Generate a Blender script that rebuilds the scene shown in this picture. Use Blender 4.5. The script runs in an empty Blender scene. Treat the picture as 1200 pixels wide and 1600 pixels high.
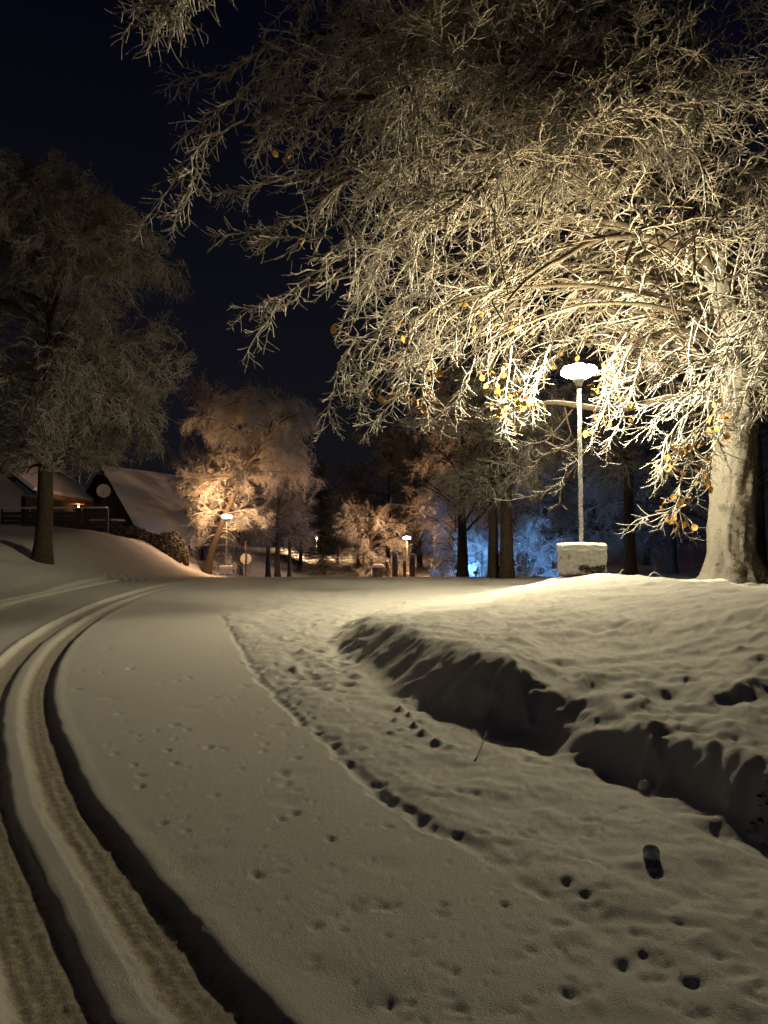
import bpy, math, random
import numpy as np
from mathutils import Vector
rng = np.random.default_rng(7)
random.seed(7)
SC = bpy.context.scene
COL = SC.collection
PI = math.pi

# ------------------------------------------------------------------ camera
CAM_H, FPX, PITCH = 1.6, 1210.0, math.radians(3.31)
cd = bpy.data.cameras.new('camera')
cam = bpy.data.objects.new('camera', cd)
COL.objects.link(cam)
cam.location = (0, 0, CAM_H)
cam.rotation_euler = (PI / 2 + PITCH, 0, 0)
cd.sensor_fit = 'VERTICAL'
cd.sensor_height = 36
cd.lens = 36 * FPX / 1600
cd.clip_start = 0.05
cd.clip_end = 3000
SC.camera = cam

# ------------------------------------------------------------------ night sky
W = bpy.data.worlds.new('World')
SC.world = W
W.use_nodes = True
nt = W.node_tree
bg = nt.nodes['Background']
tc = nt.nodes.new('ShaderNodeTexCoord')
sx = nt.nodes.new('ShaderNodeSeparateXYZ')
rp = nt.nodes.new('ShaderNodeValToRGB')
nt.links.new(tc.outputs['Generated'], sx.inputs[0])
nt.links.new(sx.outputs['Z'], rp.inputs[0])
nt.links.new(rp.outputs[0], bg.inputs[0])
rp.color_ramp.elements[0].position = 0.0
rp.color_ramp.elements[0].color = (0.0058, 0.0056, 0.0072, 1)
rp.color_ramp.elements[1].position = 0.62
rp.color_ramp.elements[1].color = (0.0009, 0.0009, 0.0034, 1)
e = rp.color_ramp.elements.new(0.3)
e.color = (0.0033, 0.0034, 0.0056, 1)
bg.inputs[1].default_value = 1.2

SC.view_settings.view_transform = 'Standard'
SC.view_settings.look = 'None'
SC.view_settings.exposure = 0.1
SC.view_settings.gamma = 1.0
SC.view_settings.use_curve_mapping = False
SC.render.engine = 'CYCLES'
SC.cycles.use_denoising = True
SC.cycles.sample_clamp_indirect = 3.0
SC.cycles.max_bounces = 6
SC.cycles.diffuse_bounces = 4
SC.cycles.use_light_tree = True

LAMP_WARM = (1.0, 0.84, 0.51)
LAMP_ORANGE = (1.0, 0.56, 0.27)
LAMP_POWER = 1230.0
DOME = 0.8

# ------------------------------------------------------------------ helpers: objects
def tag(o, label=None, cat=None, group=None, kind=None):
    if label: o['label'] = label
    if cat: o['category'] = cat
    if group: o['group'] = group
    if kind: o['kind'] = kind
    return o

def empty(name, loc, label=None, cat=None, group=None, rz=0.0):
    o = bpy.data.objects.new(name, None)
    COL.objects.link(o)
    o.location = loc
    o.rotation_euler = (0, 0, rz)
    o.empty_display_size = 0.3
    return tag(o, label, cat, group)

def link(name, me, parent=None, loc=None):
    o = bpy.data.objects.new(name, me)
    COL.objects.link(o)
    if parent is not None: o.parent = parent
    if loc is not None: o.location = loc
    return o

def mesh_np(name, V, F, mat, smooth=True):
    """V (n,3); F (m,4) or (m,3) int array."""
    V = np.ascontiguousarray(V, dtype=np.float32)
    F = np.ascontiguousarray(F, dtype=np.int32)
    k = F.shape[1]
    me = bpy.data.meshes.new(name)
    me.vertices.add(len(V))
    me.vertices.foreach_set('co', V.ravel())
    me.loops.add(F.size)
    me.loops.foreach_set('vertex_index', F.ravel())
    me.polygons.add(len(F))
    me.polygons.foreach_set('loop_start', np.arange(0, F.size, k, dtype=np.int32))
    me.polygons.foreach_set('loop_total', np.full(len(F), k, dtype=np.int32))
    me.polygons.foreach_set('use_smooth', np.full(len(F), smooth, dtype=bool))
    me.update(calc_edges=True)
    if mat is not None: me.materials.append(mat)
    return me

class MB:
    """collects quads of boxes, tubes and lathes into one mesh"""
    def __init__(self): self.V, self.F, self.n = [], [], 0
    def add(self, V, F):
        V = np.asarray(V, float).reshape(-1, 3)
        self.V.append(V); self.F.append(np.asarray(F, int) + self.n); self.n += len(V)
        return self
    def box(self, c, s, rz=0.0):
        x, y, z = np.array(s) / 2
        P = np.array([[-x,-y,-z],[x,-y,-z],[x,y,-z],[-x,y,-z],[-x,-y,z],[x,-y,z],[x,y,z],[-x,y,z]])
        if rz:
            cs, sn = math.cos(rz), math.sin(rz)
            P = P @ np.array([[cs, sn, 0], [-sn, cs, 0], [0, 0, 1]])
        return self.add(P + np.array(c), [[3,2,1,0],[4,5,6,7],[0,1,5,4],[1,2,6,5],[2,3,7,6],[3,0,4,7]])
    def tube(self, pts, rad, k=8, cap=True):
        P = np.asarray(pts, float)[None]
        R = np.broadcast_to(np.asarray(rad, float), (len(pts),))[None]
        if cap:
            P = np.concatenate([P[:, :1], P, P[:, -1:]], 1)
            R = np.concatenate([R[:, :1] * 1e-3, R, R[:, -1:] * 1e-3], 1)
        V, F = tubes(P, R, k)
        return self.add(V, F)
    def lathe(self, prof, k=24, c=(0, 0, 0)):
        a = np.linspace(0, 2 * PI, k, endpoint=False)
        V = np.array([[r * math.cos(t), r * math.sin(t), z] for r, z in prof for t in a]) + np.array(c)
        F = [[i * k + j, i * k + (j + 1) % k, (i + 1) * k + (j + 1) % k, (i + 1) * k + j]
             for i in range(len(prof) - 1) for j in range(k)]
        return self.add(V, F)
    def poly(self, pts, thick):
        """a flat quad given by 4 points, thickened along its normal"""
        P = np.asarray(pts, float)
        n = np.cross(P[1] - P[0], P[3] - P[0]); n /= np.linalg.norm(n)
        return self.add(np.concatenate([P, P - n * thick]),
                        [[0,1,2,3],[7,6,5,4],[1,0,4,5],[2,1,5,6],[3,2,6,7],[0,3,7,4]])
    def mesh(self, name, mat, smooth=False):
        return mesh_np(name, np.concatenate(self.V), np.concatenate(self.F), mat, smooth)

def tubes(P, R, k=3):
    """P (n,m,3) polylines, R (n,m) radii -> vertices, quads"""
    n, m, _ = P.shape
    T = np.gradient(P, axis=1) if m > 2 else np.repeat(P[:, 1:] - P[:, :1], m, 1)
    # keep tangent usable where points repeat (caps)
    mean = P[:, -1] - P[:, 0]
    mean /= np.linalg.norm(mean, axis=1, keepdims=True) + 1e-9
    L = np.linalg.norm(T, axis=2, keepdims=True)
    T = np.where(L > 1e-6, T / np.maximum(L, 1e-6), mean[:, None])
    ref = np.where(np.abs(mean[:, 2:3]) > 0.8, np.array([[1., 0, 0]]), np.array([[0., 0, 1.]]))
    A = np.cross(T, ref[:, None]); A /= np.linalg.norm(A, axis=2, keepdims=True) + 1e-9
    B = np.cross(T, A)
    ang = np.arange(k) * 2 * PI / k
    V = P[:, :, None] + R[:, :, None, None] * (A[:, :, None] * np.cos(ang)[:, None] + B[:, :, None] * np.sin(ang)[:, None])
    idx = np.arange(n * m * k).reshape(n, m, k)
    a = idx[:, :-1]; b = idx[:, 1:]
    F = np.stack([a, np.roll(a, -1, 2), np.roll(b, -1, 2), b], -1)
    return V.reshape(-1, 3), F.reshape(-1, 4)

# ------------------------------------------------------------------ helpers: photo -> place
cp, sp = math.cos(PITCH), math.sin(PITCH)
def at(px, py, D):
    """the point of the place seen at photo pixel (px,py), D metres ahead"""
    u, v = (px - 600) / FPX, (800 - py) / FPX
    y, z = cp - v * sp, sp + v * cp
    return np.array([u / y * D, D, CAM_H + z / y * D])
def project(P):
    P = np.asarray(P, float)
    d = P - np.array([0, 0, CAM_H])
    f = d[..., 1] * cp + d[..., 2] * sp
    up = -d[..., 1] * sp + d[..., 2] * cp
    f = np.where(f > 0.1, f, 0.1)
    return 600 + FPX * d[..., 0] / f, 800 - FPX * up / f

# ------------------------------------------------------------------ materials
def mat(name): 
    m = bpy.data.materials.new(name); m.use_nodes = True
    return m, m.node_tree, m.node_tree.nodes['Principled BSDF']

def noise_node(nt, scale, detail=4, rough=0.6, coord='Object'):
    tc = nt.nodes.new('ShaderNodeTexCoord')
    n = nt.nodes.new('ShaderNodeTexNoise')
    n.inputs['Scale'].default_value = scale
    n.inputs['Detail'].default_value = detail
    n.inputs['Roughness'].default_value = rough
    nt.links.new(tc.outputs[coord], n.inputs['Vector'])
    return n

def ramp(nt, src, stops):
    r = nt.nodes.new('ShaderNodeValToRGB')
    r.color_ramp.elements[0].position, r.color_ramp.elements[0].color = stops[0][0], (*stops[0][1], 1)
    r.color_ramp.elements[1].position, r.color_ramp.elements[1].color = stops[-1][0], (*stops[-1][1], 1)
    for p, c in stops[1:-1]:
        r.color_ramp.elements.new(p).color = (*c, 1)
    nt.links.new(src, r.inputs[0])
    return r

def bump(nt, src, bsdf, strength, dist):
    b = nt.nodes.new('ShaderNodeBump')
    b.inputs['Strength'].default_value = strength
    b.inputs['Distance'].default_value = dist
    nt.links.new(src, b.inputs['Height'])
    nt.links.new(b.outputs[0], bsdf.inputs['Normal'])
    return b

def plain(name, c1, c2, scale=8, rough=0.8, bmp=0.0, coord='Object'):
    m, nt, b = mat(name)
    n = noise_node(nt, scale, coord=coord)
    r = ramp(nt, n.outputs['Fac'], [(0.35, c1), (0.65, c2)])
    nt.links.new(r.outputs[0], b.inputs['Base Color'])
    b.inputs['Roughness'].default_value = rough
    b.inputs['Specular IOR Level'].default_value = 0.25
    if bmp: bump(nt, n.outputs['Fac'], b, 0.6, bmp)
    return m

def snowy(name, under1, under2, snow_c, lo, hi, nscale=9, ncoef=0.9, rough=0.8, bmp=0.004, side=None):
    """a surface with snow lying where it faces up (or towards a given side), breaking up with noise"""
    m, nt, b = mat(name)
    geo = nt.nodes.new('ShaderNodeNewGeometry')
    dot = nt.nodes.new('ShaderNodeVectorMath'); dot.operation = 'DOT_PRODUCT'
    nt.links.new(geo.outputs['Normal'], dot.inputs[0])
    dot.inputs[1].default_value = side or (0, 0, 1)
    n = noise_node(nt, nscale, 5, 0.7)
    mul = nt.nodes.new('ShaderNodeMath'); mul.operation = 'MULTIPLY_ADD'
    nt.links.new(n.outputs['Fac'], mul.inputs[0])
    mul.inputs[1].default_value = ncoef * 2
    mul.inputs[2].default_value = -ncoef
    ad = nt.nodes.new('ShaderNodeMath'); ad.operation = 'ADD'
    nt.links.new(dot.outputs['Value'], ad.inputs[0]); nt.links.new(mul.outputs[0], ad.inputs[1])
    mr = nt.nodes.new('ShaderNodeMapRange')
    mr.inputs['From Min'].default_value = lo; mr.inputs['From Max'].default_value = hi
    nt.links.new(ad.outputs[0], mr.inputs['Value'])
    n2 = noise_node(nt, nscale * 2.3)
    r = ramp(nt, n2.outputs['Fac'], [(0.3, under1), (0.7, under2)])
    mx = nt.nodes.new('ShaderNodeMix'); mx.data_type = 'RGBA'
    nt.links.new(mr.outputs[0], mx.inputs['Factor'])
    nt.links.new(r.outputs[0], mx.inputs[6])
    mx.inputs[7].default_value = (*snow_c, 1)
    nt.links.new(mx.outputs[2], b.inputs['Base Color'])
    b.inputs['Roughness'].default_value = rough
    b.inputs['Specular IOR Level'].default_value = 0.2
    if bmp: bump(nt, n2.outputs['Fac'], b, 0.7, bmp)
    return m

SNOW = (0.80, 0.80, 0.82)
# ground snow: mask attributes "dirt" (bare rut floor) 
def snow_ground():
    m, nt, b = mat('snow_ground')
    at_ = nt.nodes.new('ShaderNodeAttribute'); at_.attribute_name = 'dirt'
    n1 = noise_node(nt, 95, 4, 0.8); n2 = noise_node(nt, 22, 6, 0.75)
    dirt = ramp(nt, n2.outputs['Fac'], [(0.32, (0.34, 0.275, 0.19)), (0.5, (0.50, 0.43, 0.33)), (0.64, (0.72, 0.68, 0.60))])
    sn = ramp(nt, n2.outputs['Fac'], [(0.3, (0.74, 0.74, 0.76)), (0.7, (0.84, 0.84, 0.85))])
    mx = nt.nodes.new('ShaderNodeMix'); mx.data_type = 'RGBA'
    nt.links.new(at_.outputs['Fac'], mx.inputs['Factor'])
    nt.links.new(sn.outputs[0], mx.inputs[6]); nt.links.new(dirt.outputs[0], mx.inputs[7])
    nt.links.new(mx.outputs[2], b.inputs['Base Color'])
    b.inputs['Roughness'].default_value = 0.72
    b.inputs['Specular IOR Level'].default_value = 0.25
    add = nt.nodes.new('ShaderNodeMath'); add.operation = 'MULTIPLY_ADD'
    nt.links.new(n2.outputs['Fac'], add.inputs[0]); add.inputs[1].default_value = 0.12
    nt.links.new(n1.outputs['Fac'], add.inputs[2])
    bump(nt, add.outputs[0], b, 1.0, 0.009)
    return m
M_SNOW = snow_ground()
M_CAP = plain('fresh_snow', (0.74, 0.74, 0.76), (0.84, 0.84, 0.85), 30, 0.75, 0.006)
M_TWIG = snowy('frosted_twig', (0.07, 0.05, 0.035), (0.30, 0.26, 0.20), (0.68, 0.67, 0.64), -0.5, 0.12, 7, 1.0, 0.8, 0)
M_TWIG_THIN = snowy('thin_frosted_twig', (0.05, 0.035, 0.025), (0.22, 0.18, 0.14), (0.74, 0.73, 0.71), -0.2, 0.6, 4, 1.0, 0.8, 0)
M_TWIG_MID = snowy('half_frosted_twig', (0.05, 0.038, 0.028), (0.24, 0.20, 0.15), (0.60, 0.59, 0.57), -0.3, 0.45, 5, 1.0, 0.8, 0)
M_LIMB = snowy('snowy_limb', (0.035, 0.028, 0.02), (0.08, 0.064, 0.048), (0.6, 0.59, 0.57), 0.5, 0.9, 6, 0.6, 0.85, 0.012)
M_TRUNK = snowy('side_frosted_trunk', (0.07, 0.055, 0.04), (0.15, 0.12, 0.09), (0.24, 0.23, 0.215), 0.22, 0.55, 8, 1.9, 0.85, 0.06, side=(-0.93, -0.36, 0.1))  # paler frost on the left and near side, darker bark on the right
M_BARK = snowy('dark_bark', (0.035, 0.027, 0.02), (0.09, 0.07, 0.05), (0.55, 0.54, 0.53), 0.45, 0.9, 5, 0.5, 0.9, 0.02)
M_SPRUCE = snowy('snowy_spruce', (0.012, 0.02, 0.010), (0.03, 0.045, 0.02), (0.7, 0.7, 0.72), 0.75, 1.2, 3, 0.9, 0.8, 0)
M_HEDGE = snowy('frosted_hedge', (0.05, 0.045, 0.02), (0.12, 0.10, 0.05), (0.6, 0.58, 0.52), 0.0, 0.8, 6, 0.9, 0.8, 0)
M_LEAF = plain('withered_leaf', (0.42, 0.20, 0.05), (0.74, 0.47, 0.14), 9, 0.6, 0, coord='Object')
M_LEAF_Y = plain('yellow_leaf', (0.75, 0.48, 0.04), (0.85, 0.60, 0.08), 9, 0.6, 0)
M_POLE = snowy('frosted_pole', (0.18, 0.18, 0.18), (0.34, 0.34, 0.33), (0.80, 0.80, 0.80), -0.15, 0.15, 30, 1.0, 0.6, 0.004)
M_METAL = plain('dark_lamp_metal', (0.03, 0.03, 0.03), (0.06, 0.06, 0.06), 20, 0.5)
M_CONC = snowy('frosted_concrete', (0.07, 0.06, 0.05), (0.22, 0.20, 0.17), (0.72, 0.71, 0.69), -0.32, 0.02, 11, 0.8, 0.85, 0.02)
M_WOOD = plain('weathered_fence_wood', (0.05, 0.045, 0.04), (0.09, 0.08, 0.07), 12, 0.85, 0.004)
M_DARKWOOD = plain('black_gable_boards', (0.010, 0.009, 0.008), (0.02, 0.018, 0.015), 6, 0.85)
M_FASCIA = plain('varnished_fascia', (0.32, 0.17, 0.08), (0.42, 0.24, 0.12), 8, 0.6)
M_WALL = plain('pale_render_wall', (0.42, 0.38, 0.37), (0.50, 0.46, 0.45), 3, 0.9)
M_GLASS = plain('dark_window_glass', (0.01, 0.01, 0.012), (0.015, 0.015, 0.02), 3, 0.08)
M_WHITE = plain('white_painted_metal', (0.68, 0.67, 0.65), (0.78, 0.77, 0.75), 14, 0.5)
M_SIGN = plain('galvanised_sign_back', (0.52, 0.50, 0.44), (0.66, 0.63, 0.56), 12, 0.5)
M_RED = plain('red_sign_paint', (0.13, 0.025, 0.02), (0.2, 0.04, 0.03), 14, 0.5)
M_LITTER = plain('bare_frozen_earth', (0.02, 0.016, 0.012), (0.06, 0.05, 0.035), 30, 0.9, 0.01)

def emitter(name, col, strength):
    m, nt, b = mat(name)
    b.inputs['Base Color'].default_value = (0.8, 0.8, 0.75, 1)
    b.inputs['Emission Color'].default_value = (*col, 1)
    b.inputs['Emission Strength'].default_value = strength
    return m

# ------------------------------------------------------------------ terrain
def hash2(ix, iy, seed):
    h = (ix.astype(np.int64) * 374761393 + iy.astype(np.int64) * 668265263 + seed * 1442695041) & 0xffffffff
    h = ((h ^ (h >> 13)) * 1274126177) & 0xffffffff
    h = (h ^ (h >> 16)) & 0xffffffff
    return h / 4294967295.0
def vnoise(x, y, seed=0):
    ix, iy = np.floor(x), np.floor(y)
    fx, fy = x - ix, y - iy
    fx, fy = fx**3 * (fx * (fx * 6 - 15) + 10), fy**3 * (fy * (fy * 6 - 15) + 10)
    a, b = hash2(ix, iy, seed), hash2(ix + 1, iy, seed)
    c, d = hash2(ix, iy + 1, seed), hash2(ix + 1, iy + 1, seed)
    return ((a + (b - a) * fx) + ((c + (d - c) * fx) - (a + (b - a) * fx)) * fy) * 2 - 1
def fbm(x, y, f, octv, seed=0, gain=0.5):
    s, a = 0, 1.0
    for o in range(octv):
        c, sn = math.cos(0.6 * o), math.sin(0.6 * o)
        s = s + a * vnoise((x * c - y * sn) * f, (x * sn + y * c) * f, seed + o)
        f *= 2.03; a *= gain
    return s
def ss(t):
    t = np.clip(t, 0, 1)
    return t * t * (3 - 2 * t)

ROAD_Y = [-60, 0, 4, 8, 12, 16, 20, 24, 28, 32, 40, 57, 75, 100, 150, 250, 600]
ROAD_Z = [-0.4, 0, 0.015, 0.07, 0.16, 0.29, 0.43, 0.58, 0.70, 0.72, 0.55, 0.12, -0.5, -0.15, 1.3, 3.0, 9.0]
def zr(y):
    # smooth by averaging nearby interpolations
    return (np.interp(y - 1.5, ROAD_Y, ROAD_Z) + np.interp(y, ROAD_Y, ROAD_Z) + np.interp(y + 1.5, ROAD_Y, ROAD_Z)) / 3

def seg_dist(x, y, pts, closed=False):
    """unsigned distance, side sign (left of travel positive) and arc length to a polyline"""
    pts = np.asarray(pts, float)
    if closed: pts = np.concatenate([pts, pts[:1]])
    best = np.full(x.shape, 1e18); sgn = np.zeros(x.shape); arc = np.zeros(x.shape); s0 = 0
    for (ax, ay), (bx, by) in zip(pts[:-1], pts[1:]):
        dx, dy = bx - ax, by - ay
        L2 = dx * dx + dy * dy
        t = np.clip(((x - ax) * dx + (y - ay) * dy) / L2, 0, 1)
        ex, ey = x - ax - t * dx, y - ay - t * dy
        d = ex * ex + ey * ey
        up = d < best
        best = np.where(up, d, best)
        sgn = np.where(up, np.sign(dx * ey - dy * ex), sgn)
        arc = np.where(up, s0 + t * math.sqrt(L2), arc)
        s0 += math.sqrt(L2)
    return np.sqrt(best), sgn, arc
def inside(x, y, pts):
    r = np.zeros(np.shape(x), bool)
    n = len(pts)
    for i in range(n):
        ax, ay = pts[i]; bx, by = pts[(i + 1) % n]
        c = ((ay > y) != (by > y)) & (x < (bx - ax) * (y - ay) / (by - ay + 1e-12) + ax)
        r ^= c
    return r
def catmull(pts, n=8):
    P = np.asarray(pts, float)
    P = np.concatenate([2 * P[:1] - P[1:2], P, 2 * P[-1:] - P[-2:-1]])
    out = []
    for i in range(1, len(P) - 2):
        for t in np.linspace(0, 1, n, endpoint=False):
            out.append(0.5 * ((2 * P[i]) + (-P[i-1] + P[i+1]) * t + (2*P[i-1] - 5*P[i] + 4*P[i+1] - P[i+2]) * t*t
                              + (-P[i-1] + 3*P[i] - 3*P[i+1] + P[i+2]) * t**3))
    out.append(P[-2])
    return np.array(out)

FOOT = [(2.35, -20), (2.15, 2.0), (2.10, 3.6), (1.85, 5.0), (1.30, 6.1), (0.62, 7.2), (0.05, 8.8), (-0.55, 11.2),
        (-0.85, 12.8), (-0.9, 15), (-0.5, 18), (0.8, 21.5), (3.6, 25.5), (9, 29), (18, 31), (60, 36), (60, -20)]
FOOT_S = np.concatenate([catmull(FOOT[:-1], 6), [FOOT[-1]]])
LEFT = [(-14, -20), (-13.0, 8), (-12.0, 16), (-10.9, 21.5), (-9.4, 25), (-8.8, 30), (-9.8, 40), (-10.9, 50), (-11.2, 56), (-10, 66), (-8, 80), (-8, 110), (-14, 150), (-20, 600)]
LEFT_S = catmull(LEFT, 5)

def z_smooth(x, y):
    """the large forms: road, right bank, left bank"""
    x = np.asarray(x, float); y = np.asarray(y, float)
    z = zr(y)
    d, _, _ = seg_dist(x, y, FOOT_S, True)
    ins = inside(x, y, FOOT_S)
    d = np.where(ins, d, -d)
    wob = 0.13 * fbm(x, y, 0.55, 2, 31)
    dd = d + wob * np.clip(1 - np.abs(d) / 3, 0, 1)
    edge = np.interp(y, [0, 3, 4.6, 5.6, 6.4, 8, 11, 13, 15, 18], [0.58, 0.58, 0.58, 0.60, 0.62, 0.55, 0.48, 0.40, 0.20, 0.04])
    wid = 0.85 + np.interp(x, [1.25, 1.9, 2.6], [0, 1.6, 3.2]) * np.clip((13 - y) / 4, 0, 1)
    lip = np.interp(x, [1.3, 1.9], [0, 0.30]) * np.clip((9 - y) / 2, 0, 1)
    plat = np.clip(1.24 - 0.09 * np.abs(x - 4.6), 0.85, 1.24)
    plat = plat + 0.10 * np.exp(-((x - 2.6)**2 + (y - 10.5)**2) / 6) * -1
    zb = z + (edge - lip) * ss(dd / wid) + lip * ss(dd / 0.35) + np.maximum(plat - edge - z, 0) * ss((dd - 0.2) / 5.5)
    z = np.where(dd > 0, zb, z)
    dl, sg, _ = seg_dist(x, y, LEFT_S)
    dl = np.where(sg > 0, dl, 0)
    amp = np.interp(y, [0, 20, 28, 42, 57, 64, 75, 100, 140], [1.3, 1.3, 1.5, 2.6, 2.6, 1.5, 1.5, 2.0, 2.2])
    z = z + amp * ss(dl / 6.5) + 0.05 * np.clip(dl - 6, 0, 40)
    # low rise far to the right
    z = z + 0.06 * np.clip(x - 12, 0, 60) * ss((y - 30) / 40)
    return z

def hit(px, py, lo=1.5, hi=160):
    """where the line of sight through a photo pixel first meets the large ground form"""
    D = np.exp(np.linspace(math.log(lo), math.log(hi), 900))
    u, v = (px - 600) / FPX, (800 - py) / FPX
    yy, zz = cp - v * sp, sp + v * cp
    x, z = u / yy * D, CAM_H + zz / yy * D
    g = z_smooth(x, D)
    i = np.argmax(z < g)
    if not (z < g).any(): i = len(D) - 1
    return np.array([x[i], D[i]])

RUT_PX = [(470, 1600), (398, 1530), (322, 1450), (232, 1345), (160, 1255), (115, 1175), (92, 1110), (88, 1062), (104, 1020),
          (134, 985), (178, 955), (232, 931), (300, 912)]
RUT = [hit(*p) for p in RUT_PX]
r0 = RUT[0] - (RUT[1] - RUT[0]) / np.linalg.norm(RUT[1] - RUT[0]) * 4
RUT = RUT + [np.array([-5.9, 33.]), np.array([-4.0, 45.]), np.array([-1.0, 60.])]
RUT_S = np.concatenate([[r0], catmull(RUT, 10)])
EDGE_PX = [(345, 960), (372, 1005), (400, 1050), (445, 1100), (500, 1150), (550, 1200), (610, 1250), (680, 1295), (730, 1320), (850, 1400), (960, 1470), (1080, 1560)]
EDGE = [hit(*p) for p in EDGE_PX]
EDGE = [np.array([-3.6, 24.])] + EDGE + [EDGE[-1] + np.array([0.9, -3.0]), EDGE[-1] + np.array([3.0, -14.0])]
EDGE_S = catmull(EDGE, 8)
# polar sheet round the viewer: fine where the photograph looks, coarse elsewhere, out to the horizon
fa = np.radians(np.arange(-30, 30.001, 0.115))
ca = np.radians(np.arange(33, 328, 3.0))
AZ = np.concatenate([fa, ca])
RR = np.concatenate([[0.02, 0.3, 0.7, 1.1, 1.5, 1.8, 2.1], np.exp(np.arange(math.log(2.35), math.log(30), 0.0060)),
                     np.exp(np.arange(math.log(30.5), math.log(160), 0.02)), np.exp(np.arange(math.log(165), math.log(900), 0.12))])
gx = (RR[:, None] * np.sin(AZ)[None]).ravel()
gy = (RR[:, None] * np.cos(AZ)[None]).ravel()
gz = z_smooth(gx, gy)
d_b, _, _ = seg_dist(gx, gy, FOOT_S, True)
d_b = np.where(inside(gx, gy, FOOT_S), d_b, -d_b)
d_l, sg_l, _ = seg_dist(gx, gy, LEFT_S); d_l = d_l * sg_l
d_r, sg_r, arc_r = seg_dist(gx, gy, RUT_S); s_r = d_r * sg_r          # left of the rut edge is positive
d_e, sg_e, arc_e = seg_dist(gx, gy, EDGE_S); s_e = d_e * sg_e        # right of the road edge is positive
near = np.hypot(gx, gy)
fade = np.clip(1 - (near - 30) / 40, 0, 1)

# rough snow: shoulder and bank rougher than the road
on_bank = ss((d_b + 0.25) / 0.5)
shoulder = ss((s_e + 0.02) / 0.3) * (1 - on_bank)
rough = fbm(gx, gy, 2.6, 4, 5)
billow = np.abs(fbm(gx, gy, 1.7, 4, 77, 0.55))
lump = np.clip(fbm(gx, gy, 3.4, 3, 91), 0, 2)
nearbank = on_bank * ss((9.5 - gy) / 3.0)
gz += fade * on_bank * (0.030 * rough + 0.007 * fbm(gx, gy, 9, 3, 12))
gz += fade * nearbank * (0.03 * np.clip(fbm(gx, gy, 5.2, 2, 92), 0, 2) - 0.02 * billow)
steep = np.exp(-((d_b - 0.35) / 0.4)**2)
gz += fade * steep * ss((9 - gy) / 4) * (0.03 * fbm(gx, gy, 2.6, 4, 41) + 0.022 * np.clip(fbm(gx, gy, 6.5, 2, 42), 0, 2))
gz += fade * shoulder * (0.018 * rough + 0.004 * fbm(gx, gy, 7, 3, 22) + 0.02)
gz += fade * (1 - shoulder) * (1 - on_bank) * (0.004 * fbm(gx, gy, 0.7, 2, 3))
gz += 0.10 * fbm(gx, gy, 0.25, 4, 61) * ss((d_l - 0.5) / 4) + 0.02 * fbm(gx, gy, 2.0, 3, 62) * ss(d_l / 2) * fade
gz += 0.0007 * fbm(gx, gy, 26, 3, 64, 0.6) * np.clip(1.6 - near / 8, 0, 1)
gz += ss((near - 60) / 60) * 0.5 * fbm(gx, gy, 0.03, 3, 63)

def pit(x, y, r, depth, rim=0.25, el=1.0, a=0.0):
    """a hollow (depth>0) or a lump (depth<0) with a faint rim"""
    R = r * max(1, el) * 2.2
    i = np.nonzero((np.abs(gx - x) < R) & (np.abs(gy - y) < R))[0]
    if len(i) == 0: return
    dx, dy = gx[i] - x, gy[i] - y
    c, s = math.cos(a), math.sin(a)
    u, v = (dx * c + dy * s) / el, -dx * s + dy * c
    q = np.hypot(u, v) / r
    gz[i] += -depth * np.exp(-(q * 1.15)**2) + rim * depth * np.exp(-((q - 1.25) / 0.35)**2)

# drip holes under the trees and along the road
for _ in range(1000):
    py = random.uniform(1000, 1600)
    px = random.uniform(100, 1250)
    P = hit(px, py)
    dq, sq, _ = seg_dist(P[:1], P[1:], RUT_S)
    if -0.2 < (dq * sq)[0] < 1.1 or inside(P[:1], P[1:], FOOT_S)[0]: continue
    r = random.choice([0.010, 0.013, 0.016, 0.02, 0.025, 0.034]) * random.uniform(0.8, 1.2) * (0.75 + P[1] / 14)
    pit(P[0], P[1], r, r * random.uniform(0.22, 0.66) * (1 if py < 1330 else 0.75), 0.08, random.uniform(1, 1.6), random.uniform(0, PI))
# broad soft hollows
for _ in range(70):
    P = hit(random.uniform(120, 1250), random.uniform(1020, 1600))
    r = random.uniform(0.06, 0.13)
    pit(P[0], P[1], r, r * random.uniform(0.04, 0.12), 0.05, random.uniform(1, 1.5), random.uniform(0, PI))
for px, py, r, d in [(425, 1296, .045, .045), (540, 1297, .05, .035), (606, 1418, .05, .05), (505, 1072, .05, .06), (497, 1020, .09, .09),
                     (520, 1052, .09, .07), (545, 1005, .1, .07), (470, 1090, .06, .04), (555, 960, .1, .05), (690, 1305, .10, .10),
                     (720, 1303, .09, .10), (655, 1280, .08, .08), (755, 1340, .07, .06), (790, 1450, .08, .05), (830, 1462, .1, .06),
                     (905, 1440, .08, .05), (1110, 1490, .16, .10), (1090, 1455, .11, .07), (1150, 1530, .12, .08), (360, 1330, .04, .03),
                     (520, 1400, .05, .03), (450, 1450, .06, .035), (300, 1400, .05, .02), (990, 1500, .09, .05), (1040, 1430, .12, .06)]:
    P = hit(px, py)
    pit(P[0], P[1], r * (.75 if py < 1250 else .34), d * (.42 if py < 1250 else .13), 0.10, random.uniform(1.2, 1.9), random.uniform(0, PI))
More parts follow.
